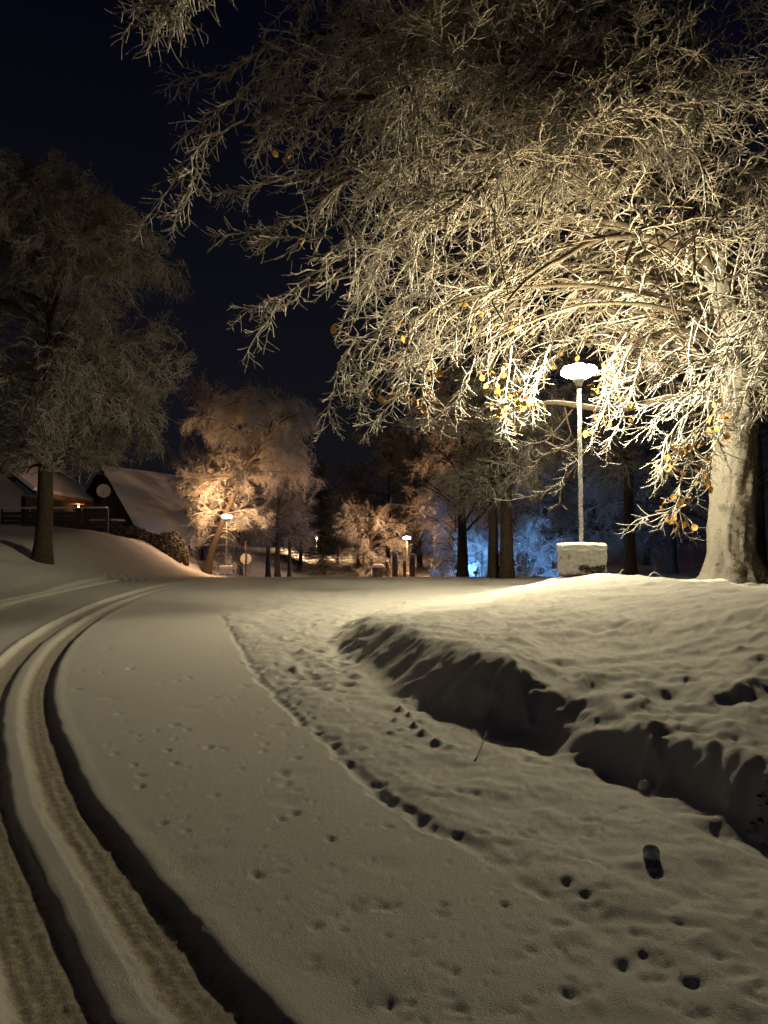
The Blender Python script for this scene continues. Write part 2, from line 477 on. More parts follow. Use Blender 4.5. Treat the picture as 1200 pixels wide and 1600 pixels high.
# the broken line of paw prints along the road edge
L = catmull([hit(*p) for p in EDGE_PX], 40)
acc = 0
for a, b in zip(L[:-1], L[1:]):
    acc += np.linalg.norm(b - a)
    step = 0.12 + 0.010 * b[1]
    if acc > step * (1 if b[1] > 4.2 else 1.7):
        acc = 0
        t = b - a
        ang = math.atan2(t[1], t[0])
        r = random.uniform(0.045, 0.075)
        pit(b[0] + random.gauss(0.09, 0.09), b[1], r * .7, random.uniform(.01, .03), .1, 1.3, random.uniform(0, PI)); pit(b[0] + random.gauss(0, 0.025), b[1], r, random.uniform(0.02, 0.04) * (1 if b[1] > 4.2 else .38), 0.1, random.uniform(1.4, 2.6), ang)
for px, py, r, d in [(613, 1150, .035, .03), (618, 1132, .035, .05), (626, 1112, .035, .06), (634, 1100, .03, .04), (640, 1122, .03, .05), (648, 1140, .035, .06), (662, 1154, .04, .06), (682, 1166, .04, .05), (704, 1174, .04, .03), (630, 1145, .03, .03), (660, 1130, .05, .03)]:
    P = hit(px, py)
    pit(P[0], P[1], r * 1.3, -d, 0.0, 1.2, random.uniform(0, PI))
# trampled lumps between road edge and bank
for _ in range(120):
    P = hit(random.uniform(440, 560), random.uniform(960, 1090))
    r = random.uniform(0.05, 0.12)
    pit(P[0], P[1], r, random.choice([-1, 1, 1]) * r * random.uniform(0.2, 0.5), 0.2, 1.4, random.uniform(0, PI))
for _ in range(60):
    P = hit(random.uniform(860, 1200), random.uniform(1330, 1600))
    r = random.uniform(0.03, 0.08)
    pit(P[0], P[1], r, random.choice([-1, 1]) * r * random.uniform(0.04, 0.15), 0.1, 1.6, random.uniform(0, PI))
# kicked steps up the bank, with clods beside them
for px, py, r, d in [(1104, 950, .16, .12), (1098, 985, .15, .14), (1085, 1020, .15, .16), (1072, 1050, .14, .16), (1050, 1085, .15, .16),
                     (1035, 1120, .14, .17), (1022, 1150, .13, .16), (1000, 1110, .2, .14), (975, 1160, .22, .16), (960, 1210, .2, .12),
                     (1120, 940, .12, .1), (1140, 1100, .10, .10), (1180, 1010, .15, .10), (880, 1060, .22, .12), (930, 1075, .16, .1)]:
    P = hit(px, py)
    pit(P[0], P[1], r * .9, d * (.11 if r < .17 else .22), 0.05, random.uniform(1.0, 1.5), random.uniform(0, PI))
for px, py, r, d in [(1130, 1075, .16, .12), (1160, 1150, .2, .13), (1100, 1130, .13, .1), (1175, 1075, .15, .1), (1060, 1060, .1, .08),
                     (985, 1045, .16, .08), (820, 1085, .2, .07), (1010, 1190, .1, .09), (1045, 1235, .1, .09), (1150, 1240, .22, .15),
                     (1090, 1290, .1, .08), (870, 1120, .08, .06), (830, 1135, .07, .05), (770, 1075, .12, .05), (1120, 1000, .18, .08),
                     (940, 1010, .2, .07), (1170, 960, .2, .09), (700, 1030, .2, .05)]:
    P = hit(px, py)
    pit(P[0], P[1], r * 1.1, -d * .4, 0.0, random.uniform(1.0, 1.4), random.uniform(0, PI))

# wheel ruts
wr = 1 + 0.08 * fbm(arc_r, arc_r * 0 + 3, 1.5, 3, 9)
s = s_r + 0.012 * fbm(arc_r, s_r * 0.0, 1.6, 3, 15) + 0.007 * fbm(gx, gy, 6, 3, 16)
def band(a, b, w=0.03): return ss((s - a) / w + 0.5) * (1 - ss((s - b) / w + 0.5))
SND = 0.055
f1 = band(0.05, 0.33, 0.11); f2 = band(0.50, 0.80, 0.10)
f3 = band(2.75, 3.05, 0.08); f4 = band(-0.0 + 3.25, 3.5, 0.08)
mid = band(0.34, 0.475, 0.05)
chunks = np.clip(fbm(gx, gy, 17, 4, 55, 0.6) - 0.1, 0, 1) * 0.006
cut = np.maximum(f1, f2)
tread = 0.0015 * np.sin((s_r) * 2 * PI / 0.07) 
gz += -cut * (SND - chunks - tread) - 0.012 * mid * (1 + 0.25 * fbm(gx, gy, 4, 2, 58)) - 0.10 * f3 - 0.07 * f4
gz += 0.03 * np.exp(-((s - 0.86) / 0.05)**2) + 0.006 * np.exp(-((s + 0.03) / 0.06)**2) + 0.03 * np.exp(-((s - 2.68) / 0.06)**2) + 0.02 * np.exp(-((s - 3.14) / 0.06)**2)
dirt = np.clip(cut**2 * (0.9 - 40 * chunks) * np.clip(1.25 - near / 26, 0.25, 1) + 0.25 * f3, 0, 1)
# meeting of trunk and lamp foot with the snow
TREE = at(1145, 912, 19.7); LAMP = at(909, 893, 18.0)
q = np.hypot(gx - TREE[0], gy - TREE[1]); gz += 0.22 * np.exp(-(q / 0.9)**2)

def ground_z(x, y):
    """height of the built ground at one place"""
    i = np.argmin((gx - x)**2 + (gy - y)**2)
    return gz[i]

nA, nR = len(AZ), len(RR)
idx = np.arange(nA * nR).reshape(nR, nA)
a = idx[:-1]; b = idx[1:]
GF = np.stack([a, np.roll(a, -1, 1), np.roll(b, -1, 1), b], -1).reshape(-1, 4)[:, ::-1]
GV = np.stack([gx, gy, gz], -1)
whole = mesh_np('whole_ground', GV, GF, None)
NRM = np.zeros(len(GV) * 3, np.float32)
whole.vertex_normals.foreach_get('vector', NRM)
NRM = NRM.reshape(-1, 3)
bpy.data.meshes.remove(whole)
fc_b = d_b[GF].mean(1); fc_l = d_l[GF].mean(1); fc_y = gy[GF].mean(1); fc_e = s_e[GF].mean(1); fc_x = gx[GF].mean(1)
is_bank = (fc_b > -0.05) & (fc_y > -19) & (fc_y < 36)
is_road = ~is_bank & (fc_l < 0) & (fc_y < 120) & (fc_y > -15) & (fc_x < np.interp(fc_y, [0, 14, 22, 40, 70, 120], [6, 3, 2, 3, 8, 8]))
def part_sheet(name, sel, label, cat):
    F = GF[sel]
    used, inv = np.unique(F, return_inverse=True)
    me = mesh_np(name, GV[used], inv.reshape(-1, 4), M_SNOW)
    at_ = me.attributes.new('dirt', 'FLOAT', 'POINT')
    at_.data.foreach_set('value', dirt[used].astype(np.float32))
    me.normals_split_custom_set_from_vertices(NRM[used])
    o = link(name, me)
    return tag(o, label, cat, None, 'structure')
part_sheet('road', is_road, 'snow covered road curving left with two wheel ruts', 'road')
part_sheet('snow_bank', is_bank, 'lumpy snow bank rising beside the road under the lamp', 'snow bank')
part_sheet('ground', ~is_bank & ~is_road, 'snowy ground sloping up beyond the road', 'ground')

# ------------------------------------------------------------------ branching
def unit(v): return v / (np.linalg.norm(v, axis=-1, keepdims=True) + 1e-9)
def interp_poly(P, t):
    """P (n,m,3), t (n,c) in 0..1 -> points and tangents (n,c,3)"""
    n, m, _ = P.shape
    f = np.clip(t, 0, 0.9999) * (m - 1)
    i = f.astype(int); w = (f - i)[..., None]
    r = np.arange(n)[:, None]
    A, B = P[r, i], P[r, i + 1]
    return A + (B - A) * w, unit(B - A)
def interp_rad(R, t):
    n, m = R.shape
    f = np.clip(t, 0, 0.9999) * (m - 1)
    i = f.astype(int); w = f - i
    r = np.arange(n)[:, None]
    return R[r, i] * (1 - w) + R[r, i + 1] * w
def shoots(P, R, c, t0, t1, ang, length, steps, grav=0.0, wander=0.1, rad=None, taper=0.25, curl=0.0, tlen=0.5, planar=0.0, outward=None, rg=rng, even=True):
    """c children on every parent polyline"""
    n = len(P)
    t = (np.linspace(t0, t1, c)[None] + rg.uniform(-.5, .5, (n, c)) * (t1 - t0) / c) if even else rg.uniform(t0, t1, (n, c))
    O, T = interp_poly(P, t)
    pr = interp_rad(R, t)
    N = rg.normal(size=(n, c, 3))
    if planar:
        side = np.where(np.arange(c) % 2 == 0, 1, -1)[None, :, None]
        lat = np.cross(T, np.array([0, 0.25, 1.0])); lat = unit(lat)
        N = N * (1 - planar) + lat * side * planar * 1.6
    N = unit(N - (N * T).sum(-1, keepdims=True) * T)
    a = np.radians(ang[0] + (ang[1] - ang[0]) * rg.random((n, c, 1)))
    D = T * np.cos(a) + N * np.sin(a)
    if outward is not None: D = unit(D + outward)
    L = (length[0] + (length[1] - length[0]) * rg.random((n, c))) * (1 - tlen * t)
    O, D, L, pr = O.reshape(-1, 3), D.reshape(-1, 3), L.ravel(), pr.ravel()
    out = [O]; st = (L / steps)[:, None]; p = O
    for k in range(steps):
        f = (k + 1) / steps
        D = unit(D + rg.normal(size=D.shape) * wander + np.array([0, 0, -grav + curl * f * f]))
        p = p + D * st
        out.append(p)
    Pc = np.stack(out, 1)
    r = np.minimum(np.full(len(L), rad) * rg.uniform(0.8, 1.2, len(L)), pr * 0.9)
    Rc = r[:, None] * np.linspace(1, taper, steps + 1)[None]
    return Pc, Rc
def join(parts, k=3):
    V, F, n = [], [], 0
    for P, R, kk in parts:
        v, f = tubes(P, R, kk)
        V.append(v); F.append(f + n); n += len(v)
    return np.concatenate(V), np.concatenate(F)

# ------------------------------------------------------------------ the great beech by the lamp
KS = 1.2
def atk(px, py, D): return at(px, py, D * KS)
def bez(p0, p1, p2, p3, n=14):
    t = np.linspace(0, 1, n)[:, None]
    return (1-t)**3 * p0 + 3*(1-t)**2*t * p1 + 3*(1-t)*t*t * p2 + t**3 * p3
beech = empty('beech_tree', (TREE[0], TREE[1], TREE[2]), 'huge frosted beech with drooping twigs and withered leaves spreading over the lamp', 'tree')
BO = np.array(TREE)
trunk_path = catmull([TREE + np.array([0, 0, -0.35]), TREE + np.array([0.0, 0, 0.1]),  atk(1142, 840, 16.4),  atk(1146, 760, 16.4),  atk(1150, 680, 16.4),  atk(1158, 600, 16.3),  atk(1138, 500, 16.2),
                       atk(1118, 400, 16.1),  atk(1100, 280, 16.0),  atk(1085, 130, 15.9),  atk(1075, -50, 15.8),  atk(1080, -250, 15.8)], 6)
zt = trunk_path[:, 2] - TREE[2]
tr = np.interp(zt, [-0.4, 0, 0.25, 0.7, 1.6, 3, 4.5, 7, 12, 16], [1.0, 0.82, 0.67, 0.57, 0.53, 0.52, 0.48, 0.34, 0.19, 0.07])
k = 56
fi = np.linspace(0, len(trunk_path) - 1, 170)
trunk_path = np.stack([np.interp(fi, np.arange(len(tr)), trunk_path[:, j]) for j in range(3)], 1); tr = np.interp(fi, np.arange(len(tr)), tr)
V, F = tubes(trunk_path[None] - BO, tr[None], k)
ang = np.tile(np.arange(k) * 2 * PI / k, len(trunk_path))
zz = V[:, 2]
cen = np.repeat(trunk_path - BO, k, 0)
flare = 1 + np.clip(1 - zz / 0.9, 0, 1)**1.5 * (0.28 * np.cos(4 * ang + 0.7) + 0.12 * np.cos(7 * ang)) + 0.05 * np.cos(3 * ang + zz) + 0.03 * np.cos(9 * ang + 2 * zz)
flare = flare + 0.06 * fbm(6 * np.cos(ang) + 3 * np.sin(ang), zz * 1.3 + 4 * np.sin(ang), 1.0, 4, 17) + 0.05 * np.abs(fbm(ang * 5, zz * 1.2, 1.0, 3, 18))
V = cen + (V - cen) * flare[:, None]
link('trunk', mesh_np('beech_trunk', V, F, M_TRUNK), beech)

limb_ends = [  # (start px,py,D) on trunk, end px,py,D, upward bulge
    ((1150, 640, 15.5), (790, 640, 18.6), 0.0), ((1140, 500, 15.3), (560, 560, 12.8), 1.6), ((1120, 400, 15.2), (480, 440, 12.2), 1.6),
    ((1110, 330, 15.1), (430, 340, 11.6), 1.8), ((1100, 270, 15.1), (370, 200, 11.0), 1.6), ((1090, 180, 15), (400, 60, 11.5), 1.2),
    ((1140, 520, 15.3), (720, 560, 12.6), 1.3), ((1125, 430, 15.2), (800, 480, 11.2), 1.6), ((1115, 360, 15.2), (690, 330, 10.6), 1.8),
    ((1100, 250, 15.1), (620, 140, 10.5), 1.6), ((1090, 150, 15.0), (650, -120, 10.5), 0.8), ((1125, 440, 15.2), (960, 440, 11.6), 1.4),
    ((1110, 320, 15.1), (900, 230, 10.4), 1.6), ((1095, 200, 15.0), (880, -40, 10.5), 1.0), ((1120, 420, 15.2), (1080, 420, 11.2), 1.4),
    ((1105, 290, 15.1), (1080, 160, 10.6), 1.6), ((1150, 560, 15.3), (1235, 740, 13.2), 0.9), ((1120, 410, 15.2), (1330, 420, 13.0), 1.5),
    ((1100, 240, 15.0), (1350, 120, 12.5), 1.2), ((1140, 480, 15.3), (900, 480, 14.0), 1.0), ((1130, 460, 15.2), (1000, 420, 18.5), 1.3),
    ((1110, 330, 15.1), (760, 280, 18.0), 1.5), ((1095, 220, 15.0), (640, 60, 16.5), 1.5), ((1110, 300, 15.1), (1350, 300, 18.0), 1.3),
    ((1130, 470, 15.2), (640, 480, 15.5), 1.2), ((1090, 120, 15.0), (760, -200, 14.0), 0.8), ((1150, 600, 15.4), (1060, 590, 13.6), 0.6),
    ((1146, 560, 15.4), (1010, 560, 13.0), 0.8), ((1085, 100, 15), (480, -140, 12.5), 0.8),
    ((1140, 540, 15.4), (800, 525, 15.0), 1.0), ((1140, 500, 15.3), (890, 470, 14.8), 1.2), ((1145, 560, 15.4), (975, 510, 15.0), .8), ((1130, 470, 15.3), (700, 520, 14.6), 1.2),
    ((1145, 580, 15.4), (860, 560, 15.6), .9), ((1150, 590, 15.4), (1040, 530, 15.0), .5), ((1150, 600, 15.5), (960, 560, 15.2), .6),
    ((1140, 500, 15.3), (1190, 500, 12.4), 1.0), ((1150, 560, 15.3), (1240, 590, 12.8), .9), ((1130, 440, 15.2), (1200, 380, 12.6), 1.4), ((1146, 580, 15.4), (1130, 590, 12.8), .7), ((1120, 380, 15.2), (1160, 300, 12.2), 1.4)]
polyA = [(410, -170), (400, 50), (378, 130), (368, 200), (380, 265), (450, 300), (485, 345), (470, 395), (505, 440), (520, 500), (520, 560),
         (528, 610), (560, 625), (600, 615), (625, 635), (665, 600), (700, 560), (745, 580), (775, 632), (830, 612), (858, 585), (885, 540), (935, 545),
         (938, 640), (965, 655), (985, 610), (1040, 600), (1060, 660), (1110, 690), (1150, 640), (1200, 640), (1330, 700), (1330, -170)]
LH =  atk(905, 568, 15.0)      # lamp head
def keep(P, poly=polyA, tips=True, clear=True):
    PK = rng.uniform(2.4, 3.5, len(P)) if clear else rng.uniform(1.2, 1.8, len(P))
    m = P[:, P.shape[1] // 2]
    px, py = project(m); ok = inside(px, py, poly)
    if tips:
        qx, qy = project(P[:, -1]); ok &= inside(qx, qy - 22, poly)
    if clear:
        ok &= rng.random(len(P)) < np.interp(np.linalg.norm(m - LH, axis=1), [2.2, 6.5], [0.42, 1.0])
    # the lamp keeps a pocket of clear air about it and is seen through a gap between the twigs
    for j in (0, P.shape[1] // 2, -1):
        d = np.linalg.norm(P[:, j] - LH, axis=1)
        qx, qy = project(P[:, j])
        ok &= d > PK[:len(d)]
        ok &= ~((np.hypot((qx - 905) / 38, (qy - 571) / 20) < 1) & (P[:, j, 1] < 18.4))
        ok &= ~((np.abs(qx - 907) < 14) & (qy > 590) & (P[:, j, 1] < 18.2))
    return ok
crownP = {3: [], 4: []}
limbs = []
def foliage_on(P2, R2, c3=10, len3=(0.95, 2.1), k=None, poly=polyA, ang3=(16, 55), c4=9, g3=0.16):
    P3, R3 = shoots(P2, R2, c3, 0.12, 1.0, ang3, len3, 6, grav=g3, wander=0.13, rad=0.031, taper=0.6, curl=0.20, tlen=0.35, planar=0.55)
    ok = keep(P3, poly, True, poly is polyA); P3, R3 = P3[ok], R3[ok]
    P4, R4 = shoots(P3, R3, c4, 0.1, 1.0, (28, 70), (0.14, 0.50), 2, grav=0.02, wander=0.16, rad=0.026, taper=0.75, curl=0.10, tlen=0.3, planar=0.6)
    ok = keep(P4, poly, True, poly is polyA); P4, R4 = P4[ok], R4[ok]
    crownP[3].append((P3, R3)); crownP[4].append((P4, R4))
for i, (s0, e0, up) in enumerate(limb_ends):
    s0 = (s0[0], s0[1], s0[2] + 0.9)
    if i > 0: e0 = (e0[0], e0[1], 15.0 + (e0[2] - 12.0) * 0.85)
    p0, p3 =  atk(*s0),  atk(*e0)
    L = np.linalg.norm(p3 - p0)
    out = unit(p3 - p0)
    if i == 0:
        Pl = catmull([p0,  atk(1060, 622, 16.6),  atk(960, 634, 17.6),  atk(870, 622, 18.2), p3], 6)
    else:
        Pl = bez(p0, p0 + out * L * .3 + np.array([0, 0, up]), p0 + out * L * .7 + np.array([0, 0, up * 1.2]), p3, 24)
    Pl = Pl + np.cumsum(rng.normal(size=Pl.shape) * 0.03, 0) * np.linspace(0, 1, len(Pl))[:, None]
    Rl = np.linspace(0.13 + 0.006 * L, 0.032, len(Pl)) * (0.42 if i >= 29 or i in (1, 6, 19, 24) else 1)
    P2, R2 = shoots(Pl[None], Rl[None], int(7 + L * 1.8), 0.16, 1.0, (25, 70), (1.9, 3.9), 10, grav=0.085, wander=0.10, rad=0.027, taper=0.5, tlen=0.35, planar=0.45)
    if i == 0: P2, R2 = P2[:0], R2[:0]
    px, py = project(P2[:, -1]); ok = inside(px, py - 15, polyA)
    px, py = project(P2[:, 5]); ok &= inside(px, py, polyA)
    for j in range(0, 11, 2): ok &= (np.linalg.norm(P2[:, j] - LH, axis=1) > 2.2)
    qx, qy = project(P2); ok &= ~((np.hypot((qx - 905) / 40, (qy - 571) / 22) < 1) & (P2[..., 1] < 18.4)).any(1)
    P2, R2 = P2[ok], R2[ok]
    limbs.append((Pl, Rl, P2, R2))
    if len(P2): foliage_on(P2, R2)
    if i > 0: foliage_on(Pl[None], Rl[None], c3=int(10 + 3.5 * L), len3=(1.05, 2.2))
# sprays that hang free at the rim of the crown
BIGPOLY = [(-400, -600), (2000, -600), (2000, 900), (-400, 900)]
sprays = [
    [(380, 190, 11.2), (315, 225, 11.0), (285, 270, 10.9), (215, 358, 10.8)], [(300, 245, 10.9), (297, 300, 10.9), (272, 345, 10.9)],
    [(420, 70, 11.5), (370, 105, 11.4), (320, 118, 11.3), (270, 124, 11.2)], [(400, 120, 11.2), (350, 170, 11.1), (290, 208, 11.0)],
    [(520, 330, 12), (450, 345, 12), (400, 362, 11.9), (345, 366, 11.8)], [(540, 400, 12), (470, 440, 12), (425, 490, 11.9), (388, 548, 11.8)],
    [(560, 430, 12), (480, 445, 12), (420, 470, 12), (378, 486, 12)], [(480, 270, 11.8), (400, 290, 11.7), (352, 300, 11.7)], [(520, 370, 12), (440, 372, 12), (400, 378, 12)],
    [(560, 520, 12.8), (530, 580, 12.8), (515, 630, 12.8), (516, 662, 12.8)], [(600, 540, 12.8), (570, 600, 12.8), (560, 640, 12.8)],
    [(640, 560, 12.8), (620, 620, 12.8), (582, 664, 12.8)], [(680, 540, 12.7), (660, 600, 12.7), (668, 650, 12.7)], [(740, 560, 13.2), (725, 610, 13.2), (690, 650, 13.2)],
    [(800, 540, 13.6), (790, 620, 13.6), (792, 678, 13.6)], [(840, 560, 13.8), (810, 620, 13.8), (750, 640, 13.8)], [(860, 540, 14), (838, 600, 14), (830, 640, 14)],
    [(985, 540, 14.2), (955, 610, 14.2), (925, 690, 14.2)], [(1000, 560, 14), (985, 620, 14), (950, 698, 14)], [(980, 520, 14.4), (950, 570, 14.4), (940, 620, 14.4)],
    [(1110, 600, 14.0), (1060, 625, 13.8), (1000, 680, 13.6)], [(1120, 640, 14.0), (1085, 690, 13.9), (1062, 760, 13.9), (1066, 832, 13.9)], [(1110, 650, 14.1), (1070, 690, 14.0), (1030, 740, 14)],
    [(1130, 660, 14.2), (1105, 720, 14.2), (1060, 790, 14.1), (995, 812, 14.0)], [(1140, 630, 14.4), (1120, 680, 14.4), (1105, 740, 14.4)], [(1100, 620, 14), (1040, 690, 13.9), (1042, 730, 13.9)],
    [(1180, 560, 14), (1090, 610, 13.7), (1000, 640, 13.5)], [(1190, 500, 13.5), (1100, 560, 13.2), (1010, 610, 13)],
    [(1230, 430, 13.5), (1160, 540, 13.2), (1100, 640, 13.1)], [(1210, 520, 13.4), (1170, 600, 13.2), (1130, 650, 13.1)], [(1240, 560, 13.4), (1200, 620, 13.2), (1160, 660, 13.1)], [(1180, 480, 13.3), (1120, 570, 13.1), (1060, 640, 13.0)],
    [(380, -40, 9.5), (290, -12, 9.4), (235, 20, 9.4)], [(330, -30, 9.5), (268, -5, 9.4), (212, 22, 9.4)], [(300, -50, 9.5), (282, -10, 9.4), (276, 24, 9.4)],
    # bare shoots hanging from the low limb behind the lamp
]
bare = [[(905, 628, 18.2), (850, 690, 18.3), (790, 690, 18.4), (770, 684, 18.5)], [(960, 634, 17.8), (905, 720, 18.2), (860, 765, 18.4), (795, 782, 18.5)],
        [(880, 624, 18.2), (890, 690, 18.2), (840, 665, 18.4), (800, 660, 18.5)], [(940, 634, 17.8), (900, 690, 18.1), (850, 712, 18.3), (825, 745, 18.4)],
        [(850, 690, 18.3), (900, 715, 18.2), (885, 735, 18.1), (872, 790, 18.1)]]
SP2, SR2 = [], []
for si, s in enumerate(sprays + bare):
    ds = 0 if s[0][2] < 10 or si >= len(sprays) else (2.6 if s[0][2] < 13 or 780 < s[-1][0] < 960 and s[-1][1] < 700 else 1.2)
    P = catmull([atk(p[0], p[1], p[2] + ds) for p in s], 6)
    t = np.linspace(0, 1, 14); f = np.linspace(0, 1, len(P))
    P = np.stack([np.interp(t, f, P[:, j]) for j in range(3)], 1) + rng.normal(size=(14, 3)) * 0.015
    SP2.append(P); SR2.append(np.linspace(0.028, 0.012, 14))
nb = len(bare)
SP2, SR2 = np.array(SP2), np.array(SR2)
foliage_on(SP2[:-nb], SR2[:-nb], c3=13, len3=(0.4, 1.0), poly=BIGPOLY, ang3=(18, 50), g3=0.1, c4=6)
P3, R3 = shoots(SP2[-nb:], SR2[-nb:], 12, 0.2, 1.0, (20, 55), (0.35, 0.9), 8, grav=-0.01, wander=0.12, rad=0.015, taper=0.6, curl=0.1, tlen=0.4, planar=0.6)
P4, R4 = shoots(P3, R3, 4, 0.2, 1.0, (25, 60), (0.12, 0.4), 3, grav=0.02, wander=0.12, rad=0.011, taper=0.7)
BARE = [(SP2[-nb:] - BO, SR2[-nb:], 5), (P3 - BO, R3, 3), (P4 - BO, R4, 3)]
SP2, SR2 = SP2[:-nb], SR2[:-nb]
P3 = np.concatenate([p for p, _ in crownP[3]]); R3 = np.concatenate([r for _, r in crownP[3]])
P4 = np.concatenate([p for p, _ in crownP[4]]); R4 = np.concatenate([r for _, r in crownP[4]])
print('beech twigs', len(P3), len(P4))
V, F = join([(P3 - BO, R3, 3), (P4 - BO, R4, 3), (SP2 - BO, SR2, 5)])
print('beech crown tris', len(F) * 2)
link('crown', mesh_np('beech_crown', V, F, M_TWIG), beech)
for li, (Pl, Rl, P2, R2) in enumerate(limbs):
    parts = [(Pl[None] - BO, Rl[None], 10)]
    if len(P2): parts.append((P2 - BO, R2, 5))
    if li == 0: parts += BARE
    V, F = join(parts)
    link('limb', mesh_np('beech_limb', V, F, M_LIMB), beech)
# withered leaves still hanging in bunches
def leaf_mesh(name, m, sd):
    rg = np.random.default_rng(sd)
    n = 6
    t = np.linspace(0, 1, n)
    w = 0.036 * np.sin(PI * t**0.8) + 0.002
    curl = rg.uniform(0.6, 1.6)
    V, F = [], []
    for i in range(n):
        y = -0.10 * math.sin(curl * t[i]) / curl * 1.2
        x = 0.10 * (1 - math.cos(curl * t[i])) / curl
        fold = 0.018 * math.sin(PI * t[i]) + rg.normal() * 0.004
        V += [[x + fold, -w[i], y], [x, 0, y + rg.normal() * .002], [x + fold, w[i], y]]
    for i in range(n - 1):
        for j in range(2):
            F.append([i*3+j, i*3+j+1, (i+1)*3+j+1, (i+1)*3+j])
    return mesh_np(name, np.array(V), np.array(F), m)
leaf_meshes = [leaf_mesh('leaf', M_LEAF, q) for q in range(5)] 
yellow_mesh = leaf_mesh('leaf', M_LEAF_Y, 9)
spots = [(750, 490, 25, 14), (820, 505, 18, 9), (780, 600, 25, 24), (800, 640, 22, 20), (765, 615, 16, 12), (845, 615, 12, 6), (945, 590, 14, 10), (965, 565, 20, 14), (990, 560, 15, 8),
         (970, 640, 20, 12), (935, 660, 16, 8), (598, 605, 14, 10), (680, 580, 14, 12), (655, 625, 16, 12), (770, 480, 15, 6), (1058, 720, 20, 16), (1050, 790, 18, 12), (1066, 815, 12, 8),
         (1090, 690, 22, 18), (1130, 650, 22, 16), (1100, 740, 16, 10), (525, 505, 8, 4), (455, 520, 8, 3), (625, 525, 10, 5), (470, 370, 8, 3), (437, 245, 12, 5), (880, 555, 20, 6), (925, 540, 14, 5),
         (640, 560, 40, 8), (700, 500, 50, 10), (560, 580, 20, 5)]
tips = np.concatenate([P4[:, -1], P3[:, -1], P3[:, 4]])
tx, ty = project(tips)
nl = 0
for cx, cy, sg, n in spots:
    d = np.hypot(tx - cx, ty - cy)
    cand = np.nonzero(d < sg * 1.5)[0]
    if not len(cand): continue
    rng.shuffle(cand)
    for i in cand[:n]:
        if nl >= 295: break
        lm = random.choice(leaf_meshes)
        o = link('leaf', lm, beech)
        o.location = tips[i] - BO
        s_ = random.uniform(1.2, 2.1)
        o.scale = (s_, s_, s_)
        o.rotation_euler = (random.gauss(0, 0.5), random.gauss(0, 0.5), random.uniform(0, 2 * PI))
        nl += 1
for j in range(5):
    o = link('leaf', yellow_mesh, beech)
    o.location =  atk(924 + random.gauss(0, 6), 600 + random.gauss(0, 7), 14.6) - BO
    o.rotation_euler = (random.gauss(0, 0.6), random.gauss(0, 0.6), random.uniform(0, 6)); o.scale = (1.3,) * 3
    if j == 0: o['label'] = 'bright yellow leaf beside the lamp'
print('leaves', nl)

# ------------------------------------------------------------------ street lamps
def lamp_meshes(tagname, col, power, DOME=DOME):
    d = {}
    d['block'] = None
    rim_ = [(0.31, -0.065), (0.342, -0.03), (0.35, 0.0), (0.335, 0.035)]
    up_ = [(0.335, 0.035), (0.30, 0.06), (0.24, 0.082), (0.14, 0.098), (0.001, 0.10)]
    lo_ = [(0.001, -0.135), (0.10, -0.13), (0.21, -0.11), (0.31, -0.065)]
    d['globe'] = MB().lathe(up_, 28).mesh('lamp_globe', emitter('lit_dome_' + tagname, col, power * DOME), True)
    d['rim'] = MB().lathe(rim_, 28).mesh('lamp_rim', emitter('lit_rim_' + tagname, col, power * 1.65), True)
    d['bowl'] = MB().lathe(lo_, 28).mesh('lamp_bowl', emitter('lit_bowl_' + tagname, col, power * 0.09), True)
    return d
def rounded_block(sx, sy, sz, seed, n=14, r=0.10, wob=0.012):
    """a squarish block with worn edges"""
    rg = np.random.default_rng(seed)
    V, F, off = [], [], 0
    g = np.linspace(-1, 1, n)
    U, W_ = np.meshgrid(g, g, indexing='ij')
    o = np.ones_like(U)
    for ax in range(3):
        for sgn in (-1, 1):
            c = [None] * 3
            c[ax] = o * sgn; c[(ax + 1) % 3] = U * sgn; c[(ax + 2) % 3] = W_
            P = np.stack(c, -1).reshape(-1, 3) * np.array([sx, sy, sz]) / 2
            core = np.clip(P, -np.array([sx, sy, sz]) / 2 + r, np.array([sx, sy, sz]) / 2 - r)
            dlt = P - core
            P = core + unit(dlt) * r
            w = wob * fbm(P[:, 0] + P[:, 1] * .7, P[:, 2] + P[:, 1] * .6, 6, 3, seed)
            P = P + unit(P) * w[:, None]
            i = np.arange(n * n).reshape(n, n)
            V.append(P); F.append(np.stack([i[:-1, :-1], i[1:, :-1], i[1:, 1:], i[:-1, 1:]], -1).reshape(-1, 4) + off); off += n * n
    return np.concatenate(V), np.concatenate(F)
V, F = rounded_block(0.97, 0.9, 0.66, 3, r=0.07, wob=0.02)
me_block = mesh_np('base_block', (V + np.array([0, 0, 0.27])) * 0.82, F, M_CONC)
V, F = rounded_block(1.0, 0.94, 0.20, 5, r=0.085, wob=0.03)
me_cap = mesh_np('snow_cap', (V + np.array([0, 0, 0.60])) * 0.82, F, M_CAP)
zz = np.linspace(0.35, 3.66, 42)
me_pole = MB().tube(np.stack([0.004 * np.sin(zz * 9), 0 * zz, zz], 1), 0.037 + 0.007 * np.random.default_rng(4).random(42), 10).mesh('pole', M_POLE, True)
HZ = 3.93
me_neck = MB().lathe([(0.001, HZ - .33), (0.05, HZ - .33), (0.055, HZ - .27), (0.09, HZ - .20), (0.12, HZ - .16), (0.11, HZ - .137), (0.001, HZ - .137)], 18).mesh('neck', M_METAL, True)
me_shade = MB().lathe([(0.001, HZ + .105), (0.10, HZ + .104), (0.135, HZ + .102), (0.14, HZ + .112), (0.10, HZ + .135), (0.001, HZ + .15)], 24).mesh('lamp_shade', M_METAL, True)
